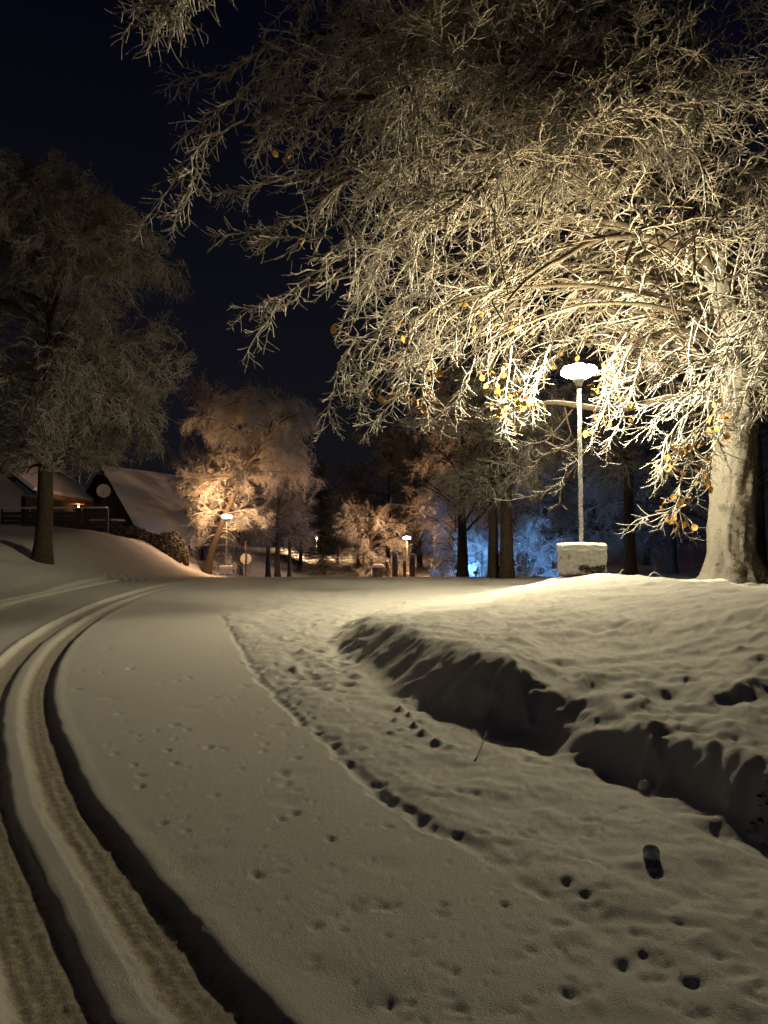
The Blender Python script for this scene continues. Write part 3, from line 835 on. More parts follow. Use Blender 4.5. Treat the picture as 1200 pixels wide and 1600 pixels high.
me_lampsnow = MB().lathe([(0.001, HZ + .152), (0.08, HZ + .146), (0.12, HZ + .128), (0.125, HZ + .14), (0.10, HZ + .165), (0.06, HZ + .18), (0.001, HZ + .185)], 20).mesh('snow_cap', M_CAP, True)
strut_a = [math.radians(q) for q in (200, 318, 78)]
me_struts = []
for q in strut_a:
    c_, s_ = math.cos(q), math.sin(q)
    pts = [(0.15 * c_, 0.15 * s_, HZ - .17), (0.30 * c_, 0.30 * s_, HZ - .12), (0.385 * c_, 0.385 * s_, HZ - .02), (0.36 * c_, 0.36 * s_, HZ + .055), (0.26 * c_, 0.26 * s_, HZ + .10), (0.13 * c_, 0.13 * s_, HZ + .115)]
    me_struts.append(MB().tube(catmull(pts, 3), 0.011, 5).mesh('strut', M_METAL, True))
G_WARM = lamp_meshes('warm_globe', LAMP_WARM, LAMP_POWER)
def street_lamp(loc, label, globe):
    t = empty('street_lamp', loc, label, 'street lamp', 'street lamps along the road')
    link('base_block', me_block, t); link('snow_cap', me_cap, t)
    link('pole', me_pole, t); link('neck', me_neck, t)
    link('lamp_globe', globe['globe'], t, (0, 0, HZ))
    link('lamp_bowl', globe['bowl'], t, (0, 0, HZ))
    link('lamp_rim', globe['rim'], t, (0, 0, HZ))
    sh = link('lamp_shade', me_shade, t); link('snow_cap', me_lampsnow, sh)
    for m in me_struts: link('strut', m, t)
    return t
lz = ground_z(LAMP[0], LAMP[1])
MAIN_LAMP = street_lamp((LAMP[0], LAMP[1], lz + 0.03), 'tall yellow-white street lamp on a snowy block atop the bank beneath the beech', G_WARM)
MAIN_LAMP.scale = (1.2, 1.2, 1.2)
# exposed, snow free patch of gravel and dead leaves at the foot of the block
mbp = MB()
for _ in range(60):
    x = LAMP[0] + random.uniform(-0.16, 0.40); z = random.uniform(0.05, 0.18) + 0.04 * math.sin(x * 9)
    q = random.uniform(0, 6)
    a_ = random.uniform(0.02, 0.05)
    mbp.add([[x - a_, LAMP[1] - 0.47, lz + z], [x, LAMP[1] - 0.51, lz + z - a_ * .6], [x + a_, LAMP[1] - 0.47, lz + z + .01], [x, LAMP[1] - 0.48, lz + z + a_]], [[0, 1, 2, 3]])
o = link('dead_leaves', mbp.mesh('dead_leaves', M_LITTER))
tag(o, 'dark dead leaves caught against the front of the lamp block', 'dead leaves', None, 'stuff')
for px, D, ltxt, pw in [(354, 53, 'orange street lamp glowing inside the leaning frosted tree beside the round sign', 520), (636, 74, 'orange street lamp in the open at the road between the trees', 1700),
                        (495, 150, 'tiny faraway street lamp standing on a lit snow mound', 5000)]:
    x = (px - 600) / FPX * D
    z = {53: at(354, 897, 53)[2], 74: at(636, 905, 74)[2], 150: at(495, 868, 150)[2]}[D]
    g = lamp_meshes('orange_globe', LAMP_ORANGE if D < 100 else (1, .62, .3), pw, 2.3)
    street_lamp((x, D, min(z, ground_z(x, D) + 0.3)), ltxt, g)

# ------------------------------------------------------------------ other trees
def tree_mesh(nm, seed, H, clear, rad, trunk_r, n1, n2, n3, n4, lean=(0, 0), rise=(35, 75), droop=0.06, twig_r=0.016, twig=M_TWIG_THIN, env=None, len3=(0.5, 1.1), sides1=6, curl=0.05):
    rg = np.random.default_rng(seed)
    hz = np.linspace(0, 1, 14)
    tp = np.stack([lean[0] * hz**1.4 + np.cumsum(rg.normal(0, 0.03, 14)) * H / 14, lean[1] * hz**1.4 + np.cumsum(rg.normal(0, 0.03, 14)) * H / 14, hz * H * 0.93 - 0.3], 1)
    tR = trunk_r * np.interp(hz, [0, 0.03, 0.1, 1], [1.5, 1.15, 1, 0.12])
    stems = [(tp[None], tR[None], 10)]
    P1s, R1s = [], []
    tt = np.linspace(clear, 0.97, n1)
    for t in tt:
        O, T = interp_poly(tp[None], np.array([[t]])); O, T = O[0, 0], T[0, 0]
        az = rg.uniform(0, 2 * PI)
        el = math.radians(rise[0] + (rise[1] - rise[0]) * ((t - clear) / (1 - clear))**1.2)
        q = (t - clear) / (1 - clear)
        L = rad * math.sqrt(max(0.06, 1 - (1.25 * q - 0.35)**2)) * rg.uniform(0.8, 1.1) / max(0.5, math.cos(el) ** 0.5)
        D = np.array([math.cos(az) * math.cos(el), math.sin(az) * math.cos(el), math.sin(el)])
        p = O; pts = [p]
        for k_ in range(9):
            D = unit(D + rg.normal(0, 0.10, 3) + np.array([0, 0, -droop * 1.2]))
            p = p + D * L / 9
            pts.append(p)
        r0_ = min(trunk_r * 0.42, 0.02 + 0.013 * L)
        P1s.append(pts); R1s.append(np.linspace(r0_, 0.02, 10))
    P1, R1 = np.array(P1s), np.array(R1s)
    P2, R2 = shoots(P1, R1, n2, 0.18, 1.0, (25, 65), (0.30 * rad, 0.52 * rad), 6, grav=droop, wander=0.12, rad=0.022, taper=0.5, tlen=0.4, rg=rg)
    P3, R3 = shoots(P2, R2, n3, 0.15, 1.0, (20, 60), len3, 4, grav=droop * 1.6, wander=0.14, rad=twig_r, taper=0.6, tlen=0.3, curl=curl, rg=rg)
    P4, R4 = shoots(P3, R3, n4, 0.1, 1.0, (25, 65), (0.18, 0.45), 1, grav=droop, wander=0.15, rad=twig_r * 0.85, taper=0.7, tlen=0.3, rg=rg)
    if env is not None:
        c_ = np.array(env[:3]); q_ = np.array(env[3:6])
        def inn(P):
            e_ = (P - c_) / q_
            f_ = np.linalg.norm(e_, axis=-1)
            w_ = 1 + 0.10 * np.sin(5 * np.arctan2(e_[..., 1], e_[..., 0]) + 3 * e_[..., 2]) + 0.06 * np.sin(9 * e_[..., 2] + 4 * e_[..., 0])
            ok_ = (f_ < w_) & (P[..., 2] > env[6])
            if len(env) > 7: ok_ &= np.linalg.norm(P - np.array(env[7:10]), axis=-1) > 2.1
            return ok_
        for li in range(len(P1)):
            for f_ in (1, .85, .7, .55, .42, .3):
                Q = P1[li, :1] + (P1[li] - P1[li, :1]) * f_
                if inn(Q[-1:])[0]: break
            P1[li] = Q
        P2, R2 = shoots(P1, R1, n2, 0.18, 1.0, (25, 65), (0.30 * rad, 0.52 * rad), 6, grav=droop, wander=0.12, rad=0.022, taper=0.5, tlen=0.4, rg=rg)
        P3, R3 = shoots(P2, R2, n3, 0.15, 1.0, (20, 60), len3, 4, grav=droop * 1.6, wander=0.14, rad=twig_r, taper=0.6, tlen=0.3, curl=curl, rg=rg)
        P4, R4 = shoots(P3, R3, n4, 0.1, 1.0, (25, 65), (0.18, 0.45), 1, grav=droop, wander=0.15, rad=twig_r * 0.85, taper=0.7, tlen=0.3, rg=rg)
        k2 = inn(P2[:, 4]); P2, R2 = P2[k2], R2[k2]
        k3 = inn(P3[:, -1]); P3, R3 = P3[k3], R3[k3]
        k4 = inn(P4[:, -1]); P4, R4 = P4[k4], R4[k4]
    V, F = join(stems + [(P1, R1, sides1)])
    mt = mesh_np(nm + '_trunk', V, F, M_BARK)
    V, F = join([(P2, R2, 3), (P3, R3, 3), (P4, R4, 3)])
    mc = mesh_np(nm + '_crown', V, F, twig)
    print(nm, len(F) * 2)
    return mt, mc
def put_tree(name, meshes, loc, label, cat='tree', group=None, rz=0.0, sc=(1, 1, 1)):
    t = empty(name, loc, label, cat, group, rz)
    t.scale = sc
    link('trunk', meshes[0], t); link('crown', meshes[1], t)
    return t

T_BIG = tree_mesh('big_tree', 11, 14.4, 0.27, 5.6, 0.30, 52, 16, 12, 6, rise=(12, 70), droop=0.09, twig_r=0.026, twig=M_TWIG_MID, env=(0, 0, 8.6, 5.2, 5.2, 5.6, 3.1))
T_LEAN = tree_mesh('leaning_tree', 21, 13.4, 0.20, 5.8, 0.28, 46, 15, 13, 6, lean=(5.4, 0), rise=(18, 60), droop=0.10, twig_r=0.027, twig=M_TWIG, env=(3.0, 0, 8.1, 5.4, 5.2, 5.3, 3.0, 1.85, -2.0, 3.7))
T_ROUND = tree_mesh('round_tree', 31, 13.0, 0.26, 4.6, 0.27, 26, 11, 8, 6, rise=(10, 70), droop=0.07, twig_r=0.02)
T_TALL = tree_mesh('tall_tree', 41, 14.0, 0.34, 3.6, 0.27, 24, 10, 7, 5, rise=(30, 72), droop=0.05, twig_r=0.02)
T_SMALL = tree_mesh('small_tree', 51, 6.4, 0.16, 3.6, 0.16, 22, 9, 7, 5, rise=(20, 65), droop=0.09, twig_r=0.024)
T_FORK = tree_mesh('forked_tree', 61, 9.5, 0.30, 3.6, 0.30, 12, 6, 5, 3, rise=(35, 65), droop=0.01, twig_r=0.014, twig=M_BARK, sides1=7)
T_BUSH = tree_mesh('bush', 71, 2.0, 0.05, 1.3, 0.05, 16, 7, 6, 4, rise=(30, 70), droop=0.08, twig_r=0.02, len3=(0.2, 0.5), twig=M_TWIG)

def ground_at(px, D): 
    x = (px - 600) / FPX * D
    return (x, D, ground_z(x, D))
put_tree('broadleaf_tree', T_BIG, ground_at(66, 28), 'big dark frosted tree filling the left edge in front of the cottages', rz=0.6, sc=(1, 1, 1))
lt = ground_at(322, 55)
put_tree('broadleaf_tree', T_LEAN, lt, 'orange lit frosted tree with a trunk leaning right over the street lamp')
def spruce_mesh(nm, seed, H, R):
    rg = np.random.default_rng(seed)
    trunk = MB().tube([(0, 0, -0.3), (0, 0, H * 0.5), (0, 0, H)], [0.22, 0.13, 0.02], 8).mesh(nm + '_trunk', M_BARK, True)
    P, Rr = [], []
    for q in np.linspace(0.06, 0.98, 34):
        for _ in range(6):
            az = rg.uniform(0, 2 * PI)
            L = R * (1 - q)**0.85 * rg.uniform(0.75, 1.15) + 0.15
            el = 0.15 + 0.5 * q
            t = np.linspace(0, 1, 7)
            x = L * t
            z = q * H + L * (el * t - (0.75 - 0.4 * q) * t * t + 0.25 * t**3)
            P.append(np.stack([x * math.cos(az), x * math.sin(az), z], 1)); Rr.append(np.linspace(0.03, 0.008, 7))
    P, Rr = np.array(P), np.array(Rr)
    P3, R3 = shoots(P, Rr, 14, 0.1, 1.0, (35, 75), (0.3, 0.75), 3, grav=0.16, wander=0.08, rad=0.035, taper=0.4, tlen=0.5, planar=0.5, rg=rg)
    P4, R4 = shoots(P3, R3, 5, 0.1, 1.0, (25, 60), (0.12, 0.28), 2, grav=0.1, wander=0.1, rad=0.032, taper=0.4, rg=rg)
    V, F = join([(P, Rr, 4), (P3, R3, 3), (P4, R4, 3)])
    return trunk, mesh_np(nm + '_crown', V, F, M_SPRUCE)
T_SPRUCE = spruce_mesh('spruce', 5, 12.5, 2.7)

GB = 'frosted trees in the dark behind the road'
n_lab = [0]
def bg(kind, meshes, px, D, label, rz, s, group=GB, sx=None):
    return put_tree(kind, meshes, ground_at(px, D), label, 'tree', group, rz, (sx or s, sx or s, s))
put_tree('broadleaf_tree', T_ROUND, ground_at(318, 75), 'dim frosted tree showing over the left shoulder of the orange leaning tree', rz=1.0, sc=(.85, .85, 1.28))
put_tree('broadleaf_tree', T_SMALL, ground_at(330, 58), 'slim upright frosted tree just left of the leaning orange trunk', rz=2.0, sc=(.8, .8, 1.15))
put_tree('spruce_tree', T_SPRUCE, ground_at(502, 88), 'dark snowy spruce right of the orange leaning tree', 'tree', None, 0.3)
put_tree('spruce_tree', T_SPRUCE, ground_at(470, 92), 'wider dark spruce half hidden behind the orange leaning tree', 'tree', None, 1.3, (1.25, 1.25, 1.02))
put_tree('tall_tree', T_TALL, ground_at(420, 66), 'slim dark trunk standing just right of the round sign', rz=.7, sc=(.8, .8, .72))
put_tree('tall_tree', T_TALL, ground_at(434, 62), 'thicker dark trunk nearest the road right of the round sign', rz=2.4, sc=(.85, .85, .66))
put_tree('tall_tree', T_TALL, ground_at(452, 72), 'thin trunk at the right end of the row past the sign', rz=4.0, sc=(.7, .7, .7))
put_tree('tall_tree', T_TALL, ground_at(372, 64), 'stout dark trunk standing behind the round sign', rz=5.0, sc=(1.3, 1.3, .7))
put_tree('small_tree', T_SMALL, ground_at(580, 80), 'low spreading frosted tree just left of the roadside orange lamp', rz=1.2, sc=(1.0, 1.0, 1.05))
put_tree('small_tree', T_SMALL, ground_at(560, 88), 'small brightly lit frosted tree behind the low spreading tree', rz=3.0, sc=(.55, .55, .7))
put_tree('forked_tree', T_FORK, ground_at(724, 42), 'bare dark forked tree standing against the blue light', rz=0.9, sc=(1, 1, 1))
put_tree('tall_tree', T_TALL, ground_at(772, 33), 'left trunk of the close pair of tall trees left of the lamp block', rz=0.4, sc=(.85, .85, .76))
put_tree('tall_tree', T_TALL, ground_at(790, 31.5), 'right taller trunk of the close pair left of the lamp block', rz=3.1, sc=(1.0, 1.0, .92))
for i, (px, D, m, s, rz, lab) in enumerate([
        (606, 112, T_ROUND, 1.45, 0.5, 'tall dim tree rising behind the low spreading tree'),
        (655, 108, T_ROUND, 1.35, 2.1, 'dim round tree rising behind the orange roadside lamp'),
        (560, 122, T_ROUND, 1.15, 3.4, 'lower dim tree right of the dark spruce'),
        (700, 102, T_TALL, 1.25, 4.4, 'dim upright tree behind the forked tree'),
        (528, 135, T_ROUND, 0.95, 5.0, 'faint low tree beside the dark spruce'),
        (850, 56, T_ROUND, 1.0, 1.7, 'dim brown tree behind the lamp block'),
        (985, 44, T_TALL, 1.25, 0.2, 'dark trunk standing between the lamp pole and the beech'),
        (930, 62, T_ROUND, 1.1, 2.8, 'frosted dim tree behind the lamp pole'),
        (1050, 50, T_ROUND, 1.1, 3.9, 'dim tree just left of the beech trunk'),
        (1130, 60, T_ROUND, 1.2, 5.2, 'dim tree hidden behind the beech trunk'),
        (1190, 46, T_TALL, 1.2, 0.9, 'dark tree right of the beech trunk at the frame edge'),
        (880, 80, T_ROUND, 1.3, 0.1, 'distant dim tree left of the lamp pole'),
        (1010, 84, T_ROUND, 1.35, 1.1, 'distant dim tree between pole and beech'),
        (770, 88, T_ROUND, 1.2, 2.2, 'dim tree behind the pair of tall trunks'),
        (738, 82, T_ROUND, 1.45, 3.3, 'tall orange tinged crown left of the pair of tall trunks')]):
    put_tree('broadleaf_tree', m, ground_at(px, D), lab, 'tree', GB, rz, (s, s, s))

# blue lit bushes and the floodlights hidden among them
def floodlight(loc, label, rz, col, power):
    t = empty('floodlight', loc, label, 'floodlight', 'blue floodlights behind the bank', rz)
    link('housing', MB().box((0, 0, 0.30), (0.34, 0.12, 0.24)).box((0, 0.02, 0.10), (0.05, 0.05, 0.20)).mesh('housing', M_METAL), t)
    link('lens', MB().box((0, -0.066, 0.30), (0.28, 0.01, 0.18)).mesh('lens', emitter('blue_lens', col, power)), t)
    return t
BLUE = (0.15, 0.42, 1.0)
g = ground_at(885, 44)
put_tree('bush', T_BUSH, ground_at(822, 49), 'small bright blue lit bush left of the lamp block', 'bush', None, 0.3, (1.6, 1.6, 1.5))
floodlight((g[0], g[1], g[2] + .05), 'blue floodlight low behind the lamp block', PI + 0.27, BLUE, 3500)
put_tree('bush', T_BUSH, ground_at(752, 63), 'blue lit bush between the forked tree and the pair of trunks', 'bush', None, 1.3, (1.5, 1.5, 1.9))
put_tree('small_tree', T_SMALL, ground_at(712, 66), 'slender blue lit tree left of the forked tree', rz=0.2, sc=(.8, .8, 1.15))
put_tree('small_tree', T_SMALL, ground_at(742, 70), 'blue lit frosted tree behind the forked tree', rz=4.2, sc=(1.0, 1.0, 1.2))
put_tree('small_tree', T_SMALL, ground_at(690, 72), 'dull blue frosted tree right of the roadside orange lamp', rz=2.2, sc=(.9, .9, 1.0))
g = ground_at(742, 60)
floodlight((g[0], g[1], g[2] + .05), 'blue floodlight low behind the forked tree', PI + 0.1, BLUE, 5000)

# bollard like dark posts and a box by the far lamp
def post(px, D, h, r, label):
    x, y, z = ground_at(px, D)
    t = empty('wooden_post', (x, y, z), label, 'post', 'dark posts by the roadside lamp')
    link('post_shaft', MB().tube([(0, 0, -0.2), (0.01, 0, h * .5), (0, 0, h)], [r, r * .95, r * .85], 9).mesh('post_shaft', M_BARK, True), t)
    link('snow_cap', MB().lathe([(0.001, h + .002), (r * .9, h + .004), (r * .8, h + .06), (0.001, h + .1)], 9).mesh('snow_cap', M_CAP, True), t)
post(617, 70, 2.3, 0.26, 'thick dark post nearest left of the roadside lamp pole')
post(605, 72, 1.6, 0.15, 'short dark post between the low tree and the thick post')
post(632, 71, 1.6, 0.16, 'slim dark post touching the roadside lamp pole')
post(644, 70, 2.2, 0.28, 'thick dark post right of the roadside lamp pole')
x, y, z = ground_at(590, 73)
t = empty('grit_bin', (x, y, z), 'small snow topped grit bin beside the low spreading tree', 'bin')
link('bin_body', MB().box((0, 0, 0.55), (1.0, 0.8, 1.1)).box((0, -0.42, .85), (.8, .03, .1)).mesh('bin_body', M_WOOD), t)
V, F = rounded_block(1.1, 0.9, 0.3, 8, r=0.12)
link('snow_cap', mesh_np('bin_snow', V + np.array([0, 0, 1.22]), F, M_CAP), t)

# goal like rail frame in the distance
p = at(545, 876, 118); pz = ground_z(p[0], p[1])
t = empty('rail_frame', (p[0], p[1], pz), 'thin dark rail frame standing in the distance left of the low tree', 'railing')
for dx in (-1.6, 2.2, 5.6): link('post', MB().tube([(dx, 0, -0.3), (dx, 0, 3.0 if dx < 0 else 2.2)], .09, 6).mesh('post', M_WOOD), t)
link('rail', MB().tube([(-9, 0, 2.0), (9, 0, 2.1)], .06, 6).mesh('rail', M_WOOD), t)
link('rail', MB().tube([(-9, 0, 1.2), (9, 0, 1.25)], .05, 6).mesh('rail', M_WOOD), t)

# bare shrub at the road side
x, y, z = ground_at(508, 84)
t = put_tree('shrub', T_BUSH, (x, y, z), 'low bare shrub on the lit verge below the tiny far lamp', 'shrub', None, 2.0, (1.5, 1.5, .8))

# round sign seen beside the leaning tree
D = 54.5
s = at(384, 873, D); gzs = ground_z(s[0], D)
t = empty('road_sign', (s[0], D, gzs), 'round pale road sign on a thin post right of the leaning tree', 'road sign')
hs = s[2] - gzs
link('post', MB().tube([(0, 0, -0.3), (0, 0, hs + 1.25)], .04, 8).mesh('post', M_METAL, True), t)
a = np.linspace(0, 2 * PI, 28, endpoint=False)
mb = MB()
ring = lambda r, y: [[r * math.cos(q), y, hs + r * math.sin(q)] for q in a]
Vd = np.array([[0, 0.06, hs]] * 28 + ring(.37, .06) + ring(.385, .05) + ring(.385, .085) + ring(.37, .09) + [[0, 0.09, hs]] * 28)
Fd = [[i * 28 + j, i * 28 + (j + 1) % 28, (i + 1) * 28 + (j + 1) % 28, (i + 1) * 28 + j] for i in range(5) for j in range(28)]
link('sign_disc', MB().add(Vd, Fd).mesh('sign_disc', M_SIGN), t)
link('clamp', MB().box((0, 0.03, hs + .2), (.14, .08, .05)).box((0, 0.03, hs - .2), (.14, .08, .05)).mesh('clamp', M_METAL), t)
link('upper_plate', MB().box((-.03, 0.06, hs + .95), (.15, .03, .46)).mesh('upper_plate', M_RED), t)['label'] = 'narrow red plate above the disc'

# ------------------------------------------------------------------ cottages on the left bank
def quad_thing(name, pts, thick, m, parent):
    o0 = np.array(parent.location)
    return link(name, MB().poly([np.array(p) - o0 for p in pts], thick).mesh(name, m), parent)
# right cottage: a steep black gable with the snow roof running down to the right
ap = at(162, 728, 64); gx0 = ap[0]
u = np.array([3.5, 7.0, 0]) / math.hypot(3.5, 7.0); v = np.array([u[1], -u[0], 0])
zb = 3.4; hw, Lr = 4.7, 11.0
hh = ap[2] - zb
c2 = empty('cottage', (gx0, 64, zb), 'steep roofed cottage with a black gable behind the hedge', 'cottage')
A0 = np.array([gx0, 64, zb]); up = np.array([0, 0, 1.0])
gl, gr = A0 - v * hw - up, A0 + v * hw - up
apx = A0 + up * (hh - 0.1)
link('gable_wall', MB().add(np.array([gl, gr, apx, apx, gl + u * .2, gr + u * .2, apx + u * .2, apx + u * .2]) - A0,
     [[0, 1, 2, 3], [5, 4, 7, 6], [1, 5, 6, 2], [4, 0, 3, 7]]).mesh('gable_wall', M_DARKWOOD), c2)
link('gable_wall', MB().add(np.array([gl, gr, apx, apx]) - A0 + u * (Lr - .3), [[1, 0, 3, 2]]).mesh('rear_gable', M_DARKWOOD), c2)
for sg in (1, -1):
    e = A0 + v * sg * (hw + .35) - up * 0.9
    top = A0 + up * hh
    pts = [e - u * .35, e + u * Lr, top + u * Lr, top - u * .35]
    if sg < 0: pts = [pts[1], pts[0], pts[3], pts[2]]
    r = quad_thing('roof', pts, .10, M_DARKWOOD, c2)
    n = np.cross(pts[1] - pts[0], pts[3] - pts[0]); n /= np.linalg.norm(n)
    V_, steps = [], 18
    for i in range(steps + 1):
        for j in range(steps + 1):
            a_, b_ = i / steps, j / steps
            q_ = (pts[0] * (1 - a_) + pts[1] * a_) * (1 - b_) + (pts[3] * (1 - a_) + pts[2] * a_) * b_
            edge = min(a_, 1 - a_, b_ + .05, 1.05 - b_)
            V_.append(q_ + n * (0.02 + 0.16 * min(1, edge * 9) + 0.02 * math.sin(9 * a_ + 4 * b_)) - A0)
    i = np.arange((steps + 1)**2).reshape(steps + 1, steps + 1)
    F_ = np.stack([i[:-1, :-1], i[1:, :-1], i[1:, 1:], i[:-1, 1:]], -1).reshape(-1, 4)
    link('roof_snow', mesh_np('roof_snow', np.array(V_), F_, M_CAP), r)
por = A0 + v * 2.0 - u * 1.4
pr = link('porch_roof', MB().box(tuple(por - A0 + up * 0.95), (2.6, 1.4, .12), math.atan2(v[1], v[0])).mesh('porch_roof', M_DARKWOOD), c2)
V, F = rounded_block(2.6, 1.4, .2, 12, r=.09)
ang_ = math.atan2(v[1], v[0]); Rm = np.array([[math.cos(ang_), math.sin(ang_), 0], [-math.sin(ang_), math.cos(ang_), 0], [0, 0, 1]])
link('porch_snow', mesh_np('porch_snow', V @ Rm + (por - A0 + up * 1.1), F, M_CAP), pr)
# satellite dish
dc = at(162, 767, 61.5)
t = empty('satellite_dish', tuple(dc), 'white satellite dish before the black gable', 'satellite dish')
prof = [(0.001, 0.0), (.12, .006), (.24, .03), (.33, .06), (.36, .075), (.355, .085), (.33, .07), (.24, .04), (.12, .016), (0.001, .01)]
md = MB().lathe(prof, 22)
Vd = np.concatenate(md.V) * 1.5
Vd = np.stack([Vd[:, 0], -Vd[:, 2], Vd[:, 1]], 1)
cs, sn = math.cos(.35), math.sin(.35)
Vd = np.stack([Vd[:, 0] * cs - Vd[:, 1] * sn, Vd[:, 0] * sn + Vd[:, 1] * cs, Vd[:, 2]], 1)
link('dish', mesh_np('dish', Vd, np.concatenate(md.F), M_WHITE), t)
link('feed_arm', MB().tube([(0, 0, -.36), (.12, -.35, -.2), (.14, -.42, 0)], .015, 5).mesh('feed_arm', M_METAL), t)
link('mast', MB().tube([(0, .05, 0), (0, .16, -.1), (0, .18, -2.2)], .03, 6).mesh('mast', M_METAL), t)

# left cottage: low eave with a lit fascia, pale end wall
e0, e1 = at(50, 768, 36), at(139, 789, 43.5)
zt_ = e0[2]; c1 = empty('cottage', (-19.5, 36, 2.8), 'cottage with a pale end wall and an orange lit eave behind the fence', 'cottage')
C0 = np.array(c1.location)
quad_thing('roof', [(-16.2, 35.8, zt_), (-16.2, 44.0, zt_), (-19.5, 44.0, zt_ + 2.6), (-19.5, 35.8, zt_ + 2.6)], .12, M_DARKWOOD, c1)
r = quad_thing('roof', [(-22.8, 44, zt_), (-22.8, 35.8, zt_), (-19.5, 35.8, zt_ + 2.6), (-19.5, 44, zt_ + 2.6)], .12, M_DARKWOOD, c1)
quad_thing('roof_snow', [(-16.15, 35.7, zt_ + .18), (-16.15, 44.1, zt_ + .18), (-19.5, 44.1, zt_ + 2.8), (-19.5, 35.7, zt_ + 2.8)], .17, M_CAP, c1)
quad_thing('roof_snow', [(-22.9, 44.1, zt_ + .18), (-22.9, 35.7, zt_ + .18), (-19.5, 35.7, zt_ + 2.8), (-19.5, 44.1, zt_ + 2.8)], .17, M_CAP, c1)
link('fascia', MB().box((3.36, 4.0, zt_ - C0[2] - .08), (.05, 8.2, .2)).mesh('fascia', M_FASCIA), c1)
link('soffit', MB().box((3.0, 4.0, zt_ - C0[2] - .2), (.66, 8.1, .03)).mesh('soffit', M_FASCIA), c1)
link('side_wall', MB().box((2.6, 4.0, .4), (.2, 7.6, zt_ - C0[2] + .6)).mesh('side_wall', M_DARKWOOD), c1)
hw1 = 2.6
link('end_wall', MB().add(np.array([[-hw1, 0.2, -1], [hw1, 0.2, -1], [hw1, .2, zt_ - C0[2]], [-hw1, .2, zt_ - C0[2]], [-hw1, .2, zt_ - C0[2]], [hw1, .2, zt_ - C0[2]], [0, .2, zt_ - C0[2] + 2.2], [0, .2, zt_ - C0[2] + 2.2]]), [[0, 1, 2, 3], [4, 5, 6, 7]]).mesh('end_wall', M_WALL), c1)
w = link('window', MB().box((-0.55, .17, 1.0), (1.1, .06, 1.6)).mesh('window', M_WOOD), c1)
link('pane', MB().box((-0.55, .135, 1.0), (.95, .02, 1.45)).mesh('pane', M_GLASS), w)
# the bulb under the eave that lights the fascia
bl = link('porch_bulb', MB().lathe([(.001, -.05), (.04, -.03), (.05, 0), (.035, .04), (.001, .05)], 10, (3.05, 5.6, zt_ - C0[2] - .38)).mesh('porch_bulb', emitter('porch_glow', (1, .5, .2), 130), True), c1)

c1.scale = (1.5,) * 3
c1.location = (C0[0] * 1.5, C0[1] * 1.5, 1.6 + (C0[2] - 1.6) * 1.5)

# board fence
f0, f1_ = np.array([-16.6, 33.6]), np.array([-11.9, 33.2])
zf = 2.75
fn = empty('board_fence', (f0[0] * 1.5, f0[1] * 1.5, 3.3), 'low dark board fence in front of the left cottage', 'fence')
dv = f1_ - f0; Lf = np.linalg.norm(dv); az = math.atan2(dv[1], dv[0])
fn.rotation_euler = (0, 0, az); fn.scale = (1.5,) * 3
nb_ = 4
bm = MB().box((Lf / nb_ / 2, 0, 0), (Lf / nb_ - .02, .03, .15)).mesh('board', M_WOOD)
pm = MB().box((0, .05, .1), (.1, .1, 1.7)).mesh('post', M_WOOD)
for i in range(nb_):
    for j in range(4):
        link('board', bm, fn, (i * Lf / nb_, 0, .16 + j * .19))
for i in range(nb_ + 1): link('post', pm, fn, (i * Lf / nb_, 0, .0))
link('snow_cap', MB().box((Lf / 2, 0.02, .985), (Lf, .12, .06)).mesh('snow_cap', M_CAP), fn)

# clipped hedge
h0, h1 = np.array([-21.6, 60.0]), np.array([-13.6, 52.5])
hz0, hz1 = ground_z(*h0), ground_z(*h1)
hg = empty('hedge', (h0[0], h0[1], hz0), 'frosted clipped hedge, its right end glowing orange', 'hedge')
n = 24000
rg = np.random.default_rng(3)
t_ = rg.random(n); a_ = rg.uniform(0, PI, n); rr = 1 - 0.35 * rg.random(n)**2
lumpy = 1 + 0.16 * fbm(t_ * 9, a_ * 1.5, 1.0, 3, 8)
endf = np.clip(np.minimum(t_ + .02, 1.02 - t_) * 9, 0, 1)**0.5
dirv = (h1 - h0) / np.linalg.norm(h1 - h0); perp = np.array([-dirv[1], dirv[0]])
off = np.cos(a_) * 0.95 * rr * lumpy * endf
hgt = np.sign(np.sin(a_)) * np.abs(np.sin(a_))**0.6 * (1.85 - .1 * t_) * rr * lumpy * endf
pos = np.stack([(h0[0] - h0[0]) + dirv[0] * t_ * np.linalg.norm(h1 - h0) + perp[0] * off, dirv[1] * t_ * np.linalg.norm(h1 - h0) + perp[1] * off, (hz1 - hz0) * t_ + hgt], 1)
A_ = unit(rg.normal(size=(n, 3))); B_ = unit(np.cross(A_, rg.normal(size=(n, 3))))
sz = rg.uniform(.035, .08, (n, 1))
Vh = np.stack([pos - A_ * sz, pos + B_ * sz * .6, pos + A_ * sz, pos - B_ * sz * .6], 1).reshape(-1, 3)
link('foliage', mesh_np('hedge_leaves', Vh, np.arange(n * 4).reshape(-1, 4), M_HEDGE, False), hg)
stP = np.stack([np.stack([pos[::40, 0], pos[::40, 1], (hz1 - hz0) * t_[::40] - .1], 1), pos[::40] * np.array([1, 1, .5]) + np.stack([0 * t_[::40], 0 * t_[::40], (hz1 - hz0) * t_[::40] * .5], 1), pos[::40]], 1)
V, F = tubes(stP, np.broadcast_to(np.array([.03, .02, .01]), (len(stP), 3)), 3)
link('stems', mesh_np('hedge_stems', V, F, M_BARK), hg)

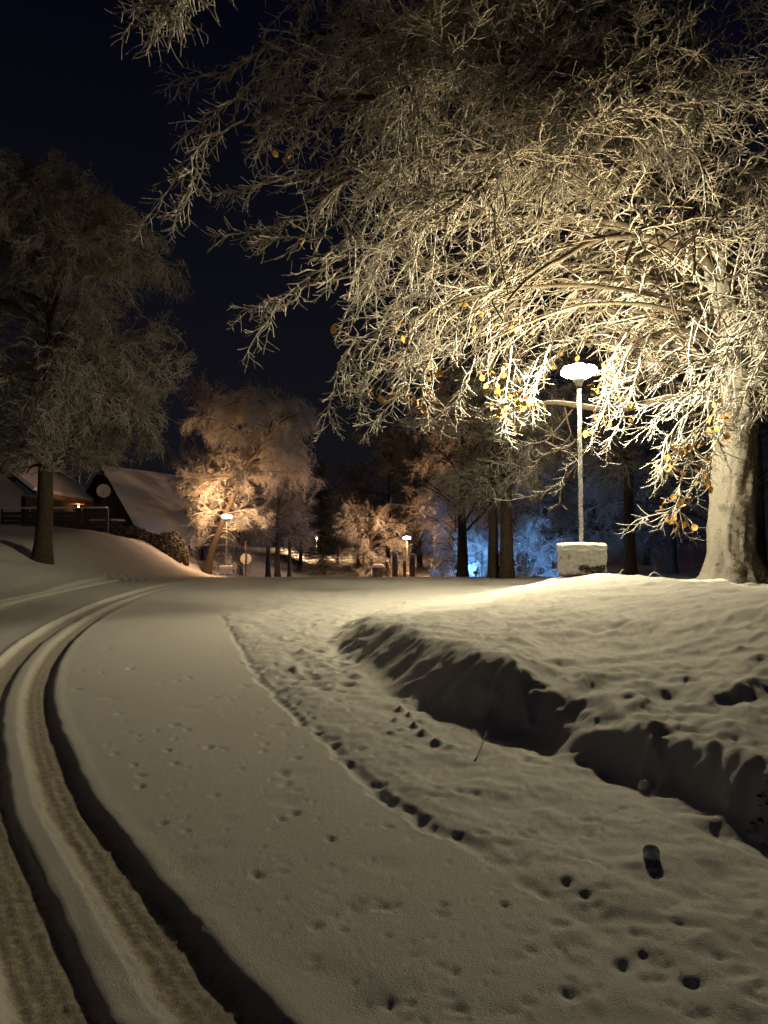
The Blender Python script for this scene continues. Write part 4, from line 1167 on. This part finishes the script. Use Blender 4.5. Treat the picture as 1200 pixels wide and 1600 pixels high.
# ------------------------------------------------------------------ small things on the snow
def clod(px, py, r, label, sq=0.9):
    P = hit(px, py)
    z = ground_z(P[0], P[1])
    V, F = rounded_block(r * 2, r * 1.8, r * 2 * sq, int(px), n=9, r=r * .97, wob=r * .2)
    o = link('snow_clod', mesh_np('snow_clod', V, F, M_CAP), None, (P[0], P[1], z + r * .35))
    tag(o, label, 'snow clod', 'snow clods fallen off the bank')
clod(1018, 1352, .045, 'lone egg shaped snow clod on the snow right of centre', 1.3)
clod(1008, 1238, .05, 'round snow clod at the lower tip of the bank shadow')
# snowy debris ridge thrown up at the bank foot
def snow_twig(pts, r, label, m=None, name='fallen_twig'):
    P = catmull(pts, 4); o0 = P[0].copy()
    rr = np.linspace(r, r * .5, len(P))
    o = link(name, MB().tube(P - o0, rr, 6).mesh(name, m or M_TWIG, True), None, tuple(o0))
    tag(o, label, 'twig', 'twigs lying in the snow')
def on(px, py, h=0.01):
    P = hit(px, py); return np.array([P[0], P[1], ground_z(P[0], P[1]) + h])
snow_twig([on(742, 1195, .0), on(752, 1180, .05), on(760, 1168, .09)], .007, 'thin dark stem poking from the shadow edge', M_BARK)
b0 = at(966, 888, 17.4); b0[2] = ground_z(b0[0], b0[1])
snow_twig([b0, b0 + np.array([.08, 0, .10]), b0 + np.array([.12, 0, .13])], .012, 'short snowy twig right beside the lamp block')
b0 = at(1012, 888, 17.2); b0[2] = ground_z(b0[0], b0[1])
snow_twig([b0, b0 + np.array([.14, 0, .12]), b0 + np.array([.30, 0, .03])], .013, 'bent snowy twig arching on the crest between block and beech')
for px, py, lab in [
                    (1190, 1275, 'black hole at the right frame edge')]:
    c0 = on(px, py)
    mb = MB()
    for _ in range(14):
        q = c0 + np.array([random.gauss(0, .05), random.gauss(0, .03), 0]); q[2] = ground_z(q[0], q[1]) + random.uniform(-.005, .015)
        a_ = random.uniform(.015, .035); th = random.uniform(0, PI); dx, dy = a_ * math.cos(th), a_ * math.sin(th)
        mb.add([q + [dx, dy, .004], q + [-dy * .5, dx * .5, .012], q + [-dx, -dy, .002], q + [dy * .5, -dx * .5, -.004]] - c0, [[0, 1, 2, 3]])
    o = link('dead_leaves', mb.mesh('dead_leaves', M_LITTER), None, tuple(c0))
    tag(o, lab, 'dead leaves', None, 'stuff')
print('total tris', sum(len(m.polygons) for m in bpy.data.meshes) * 2)
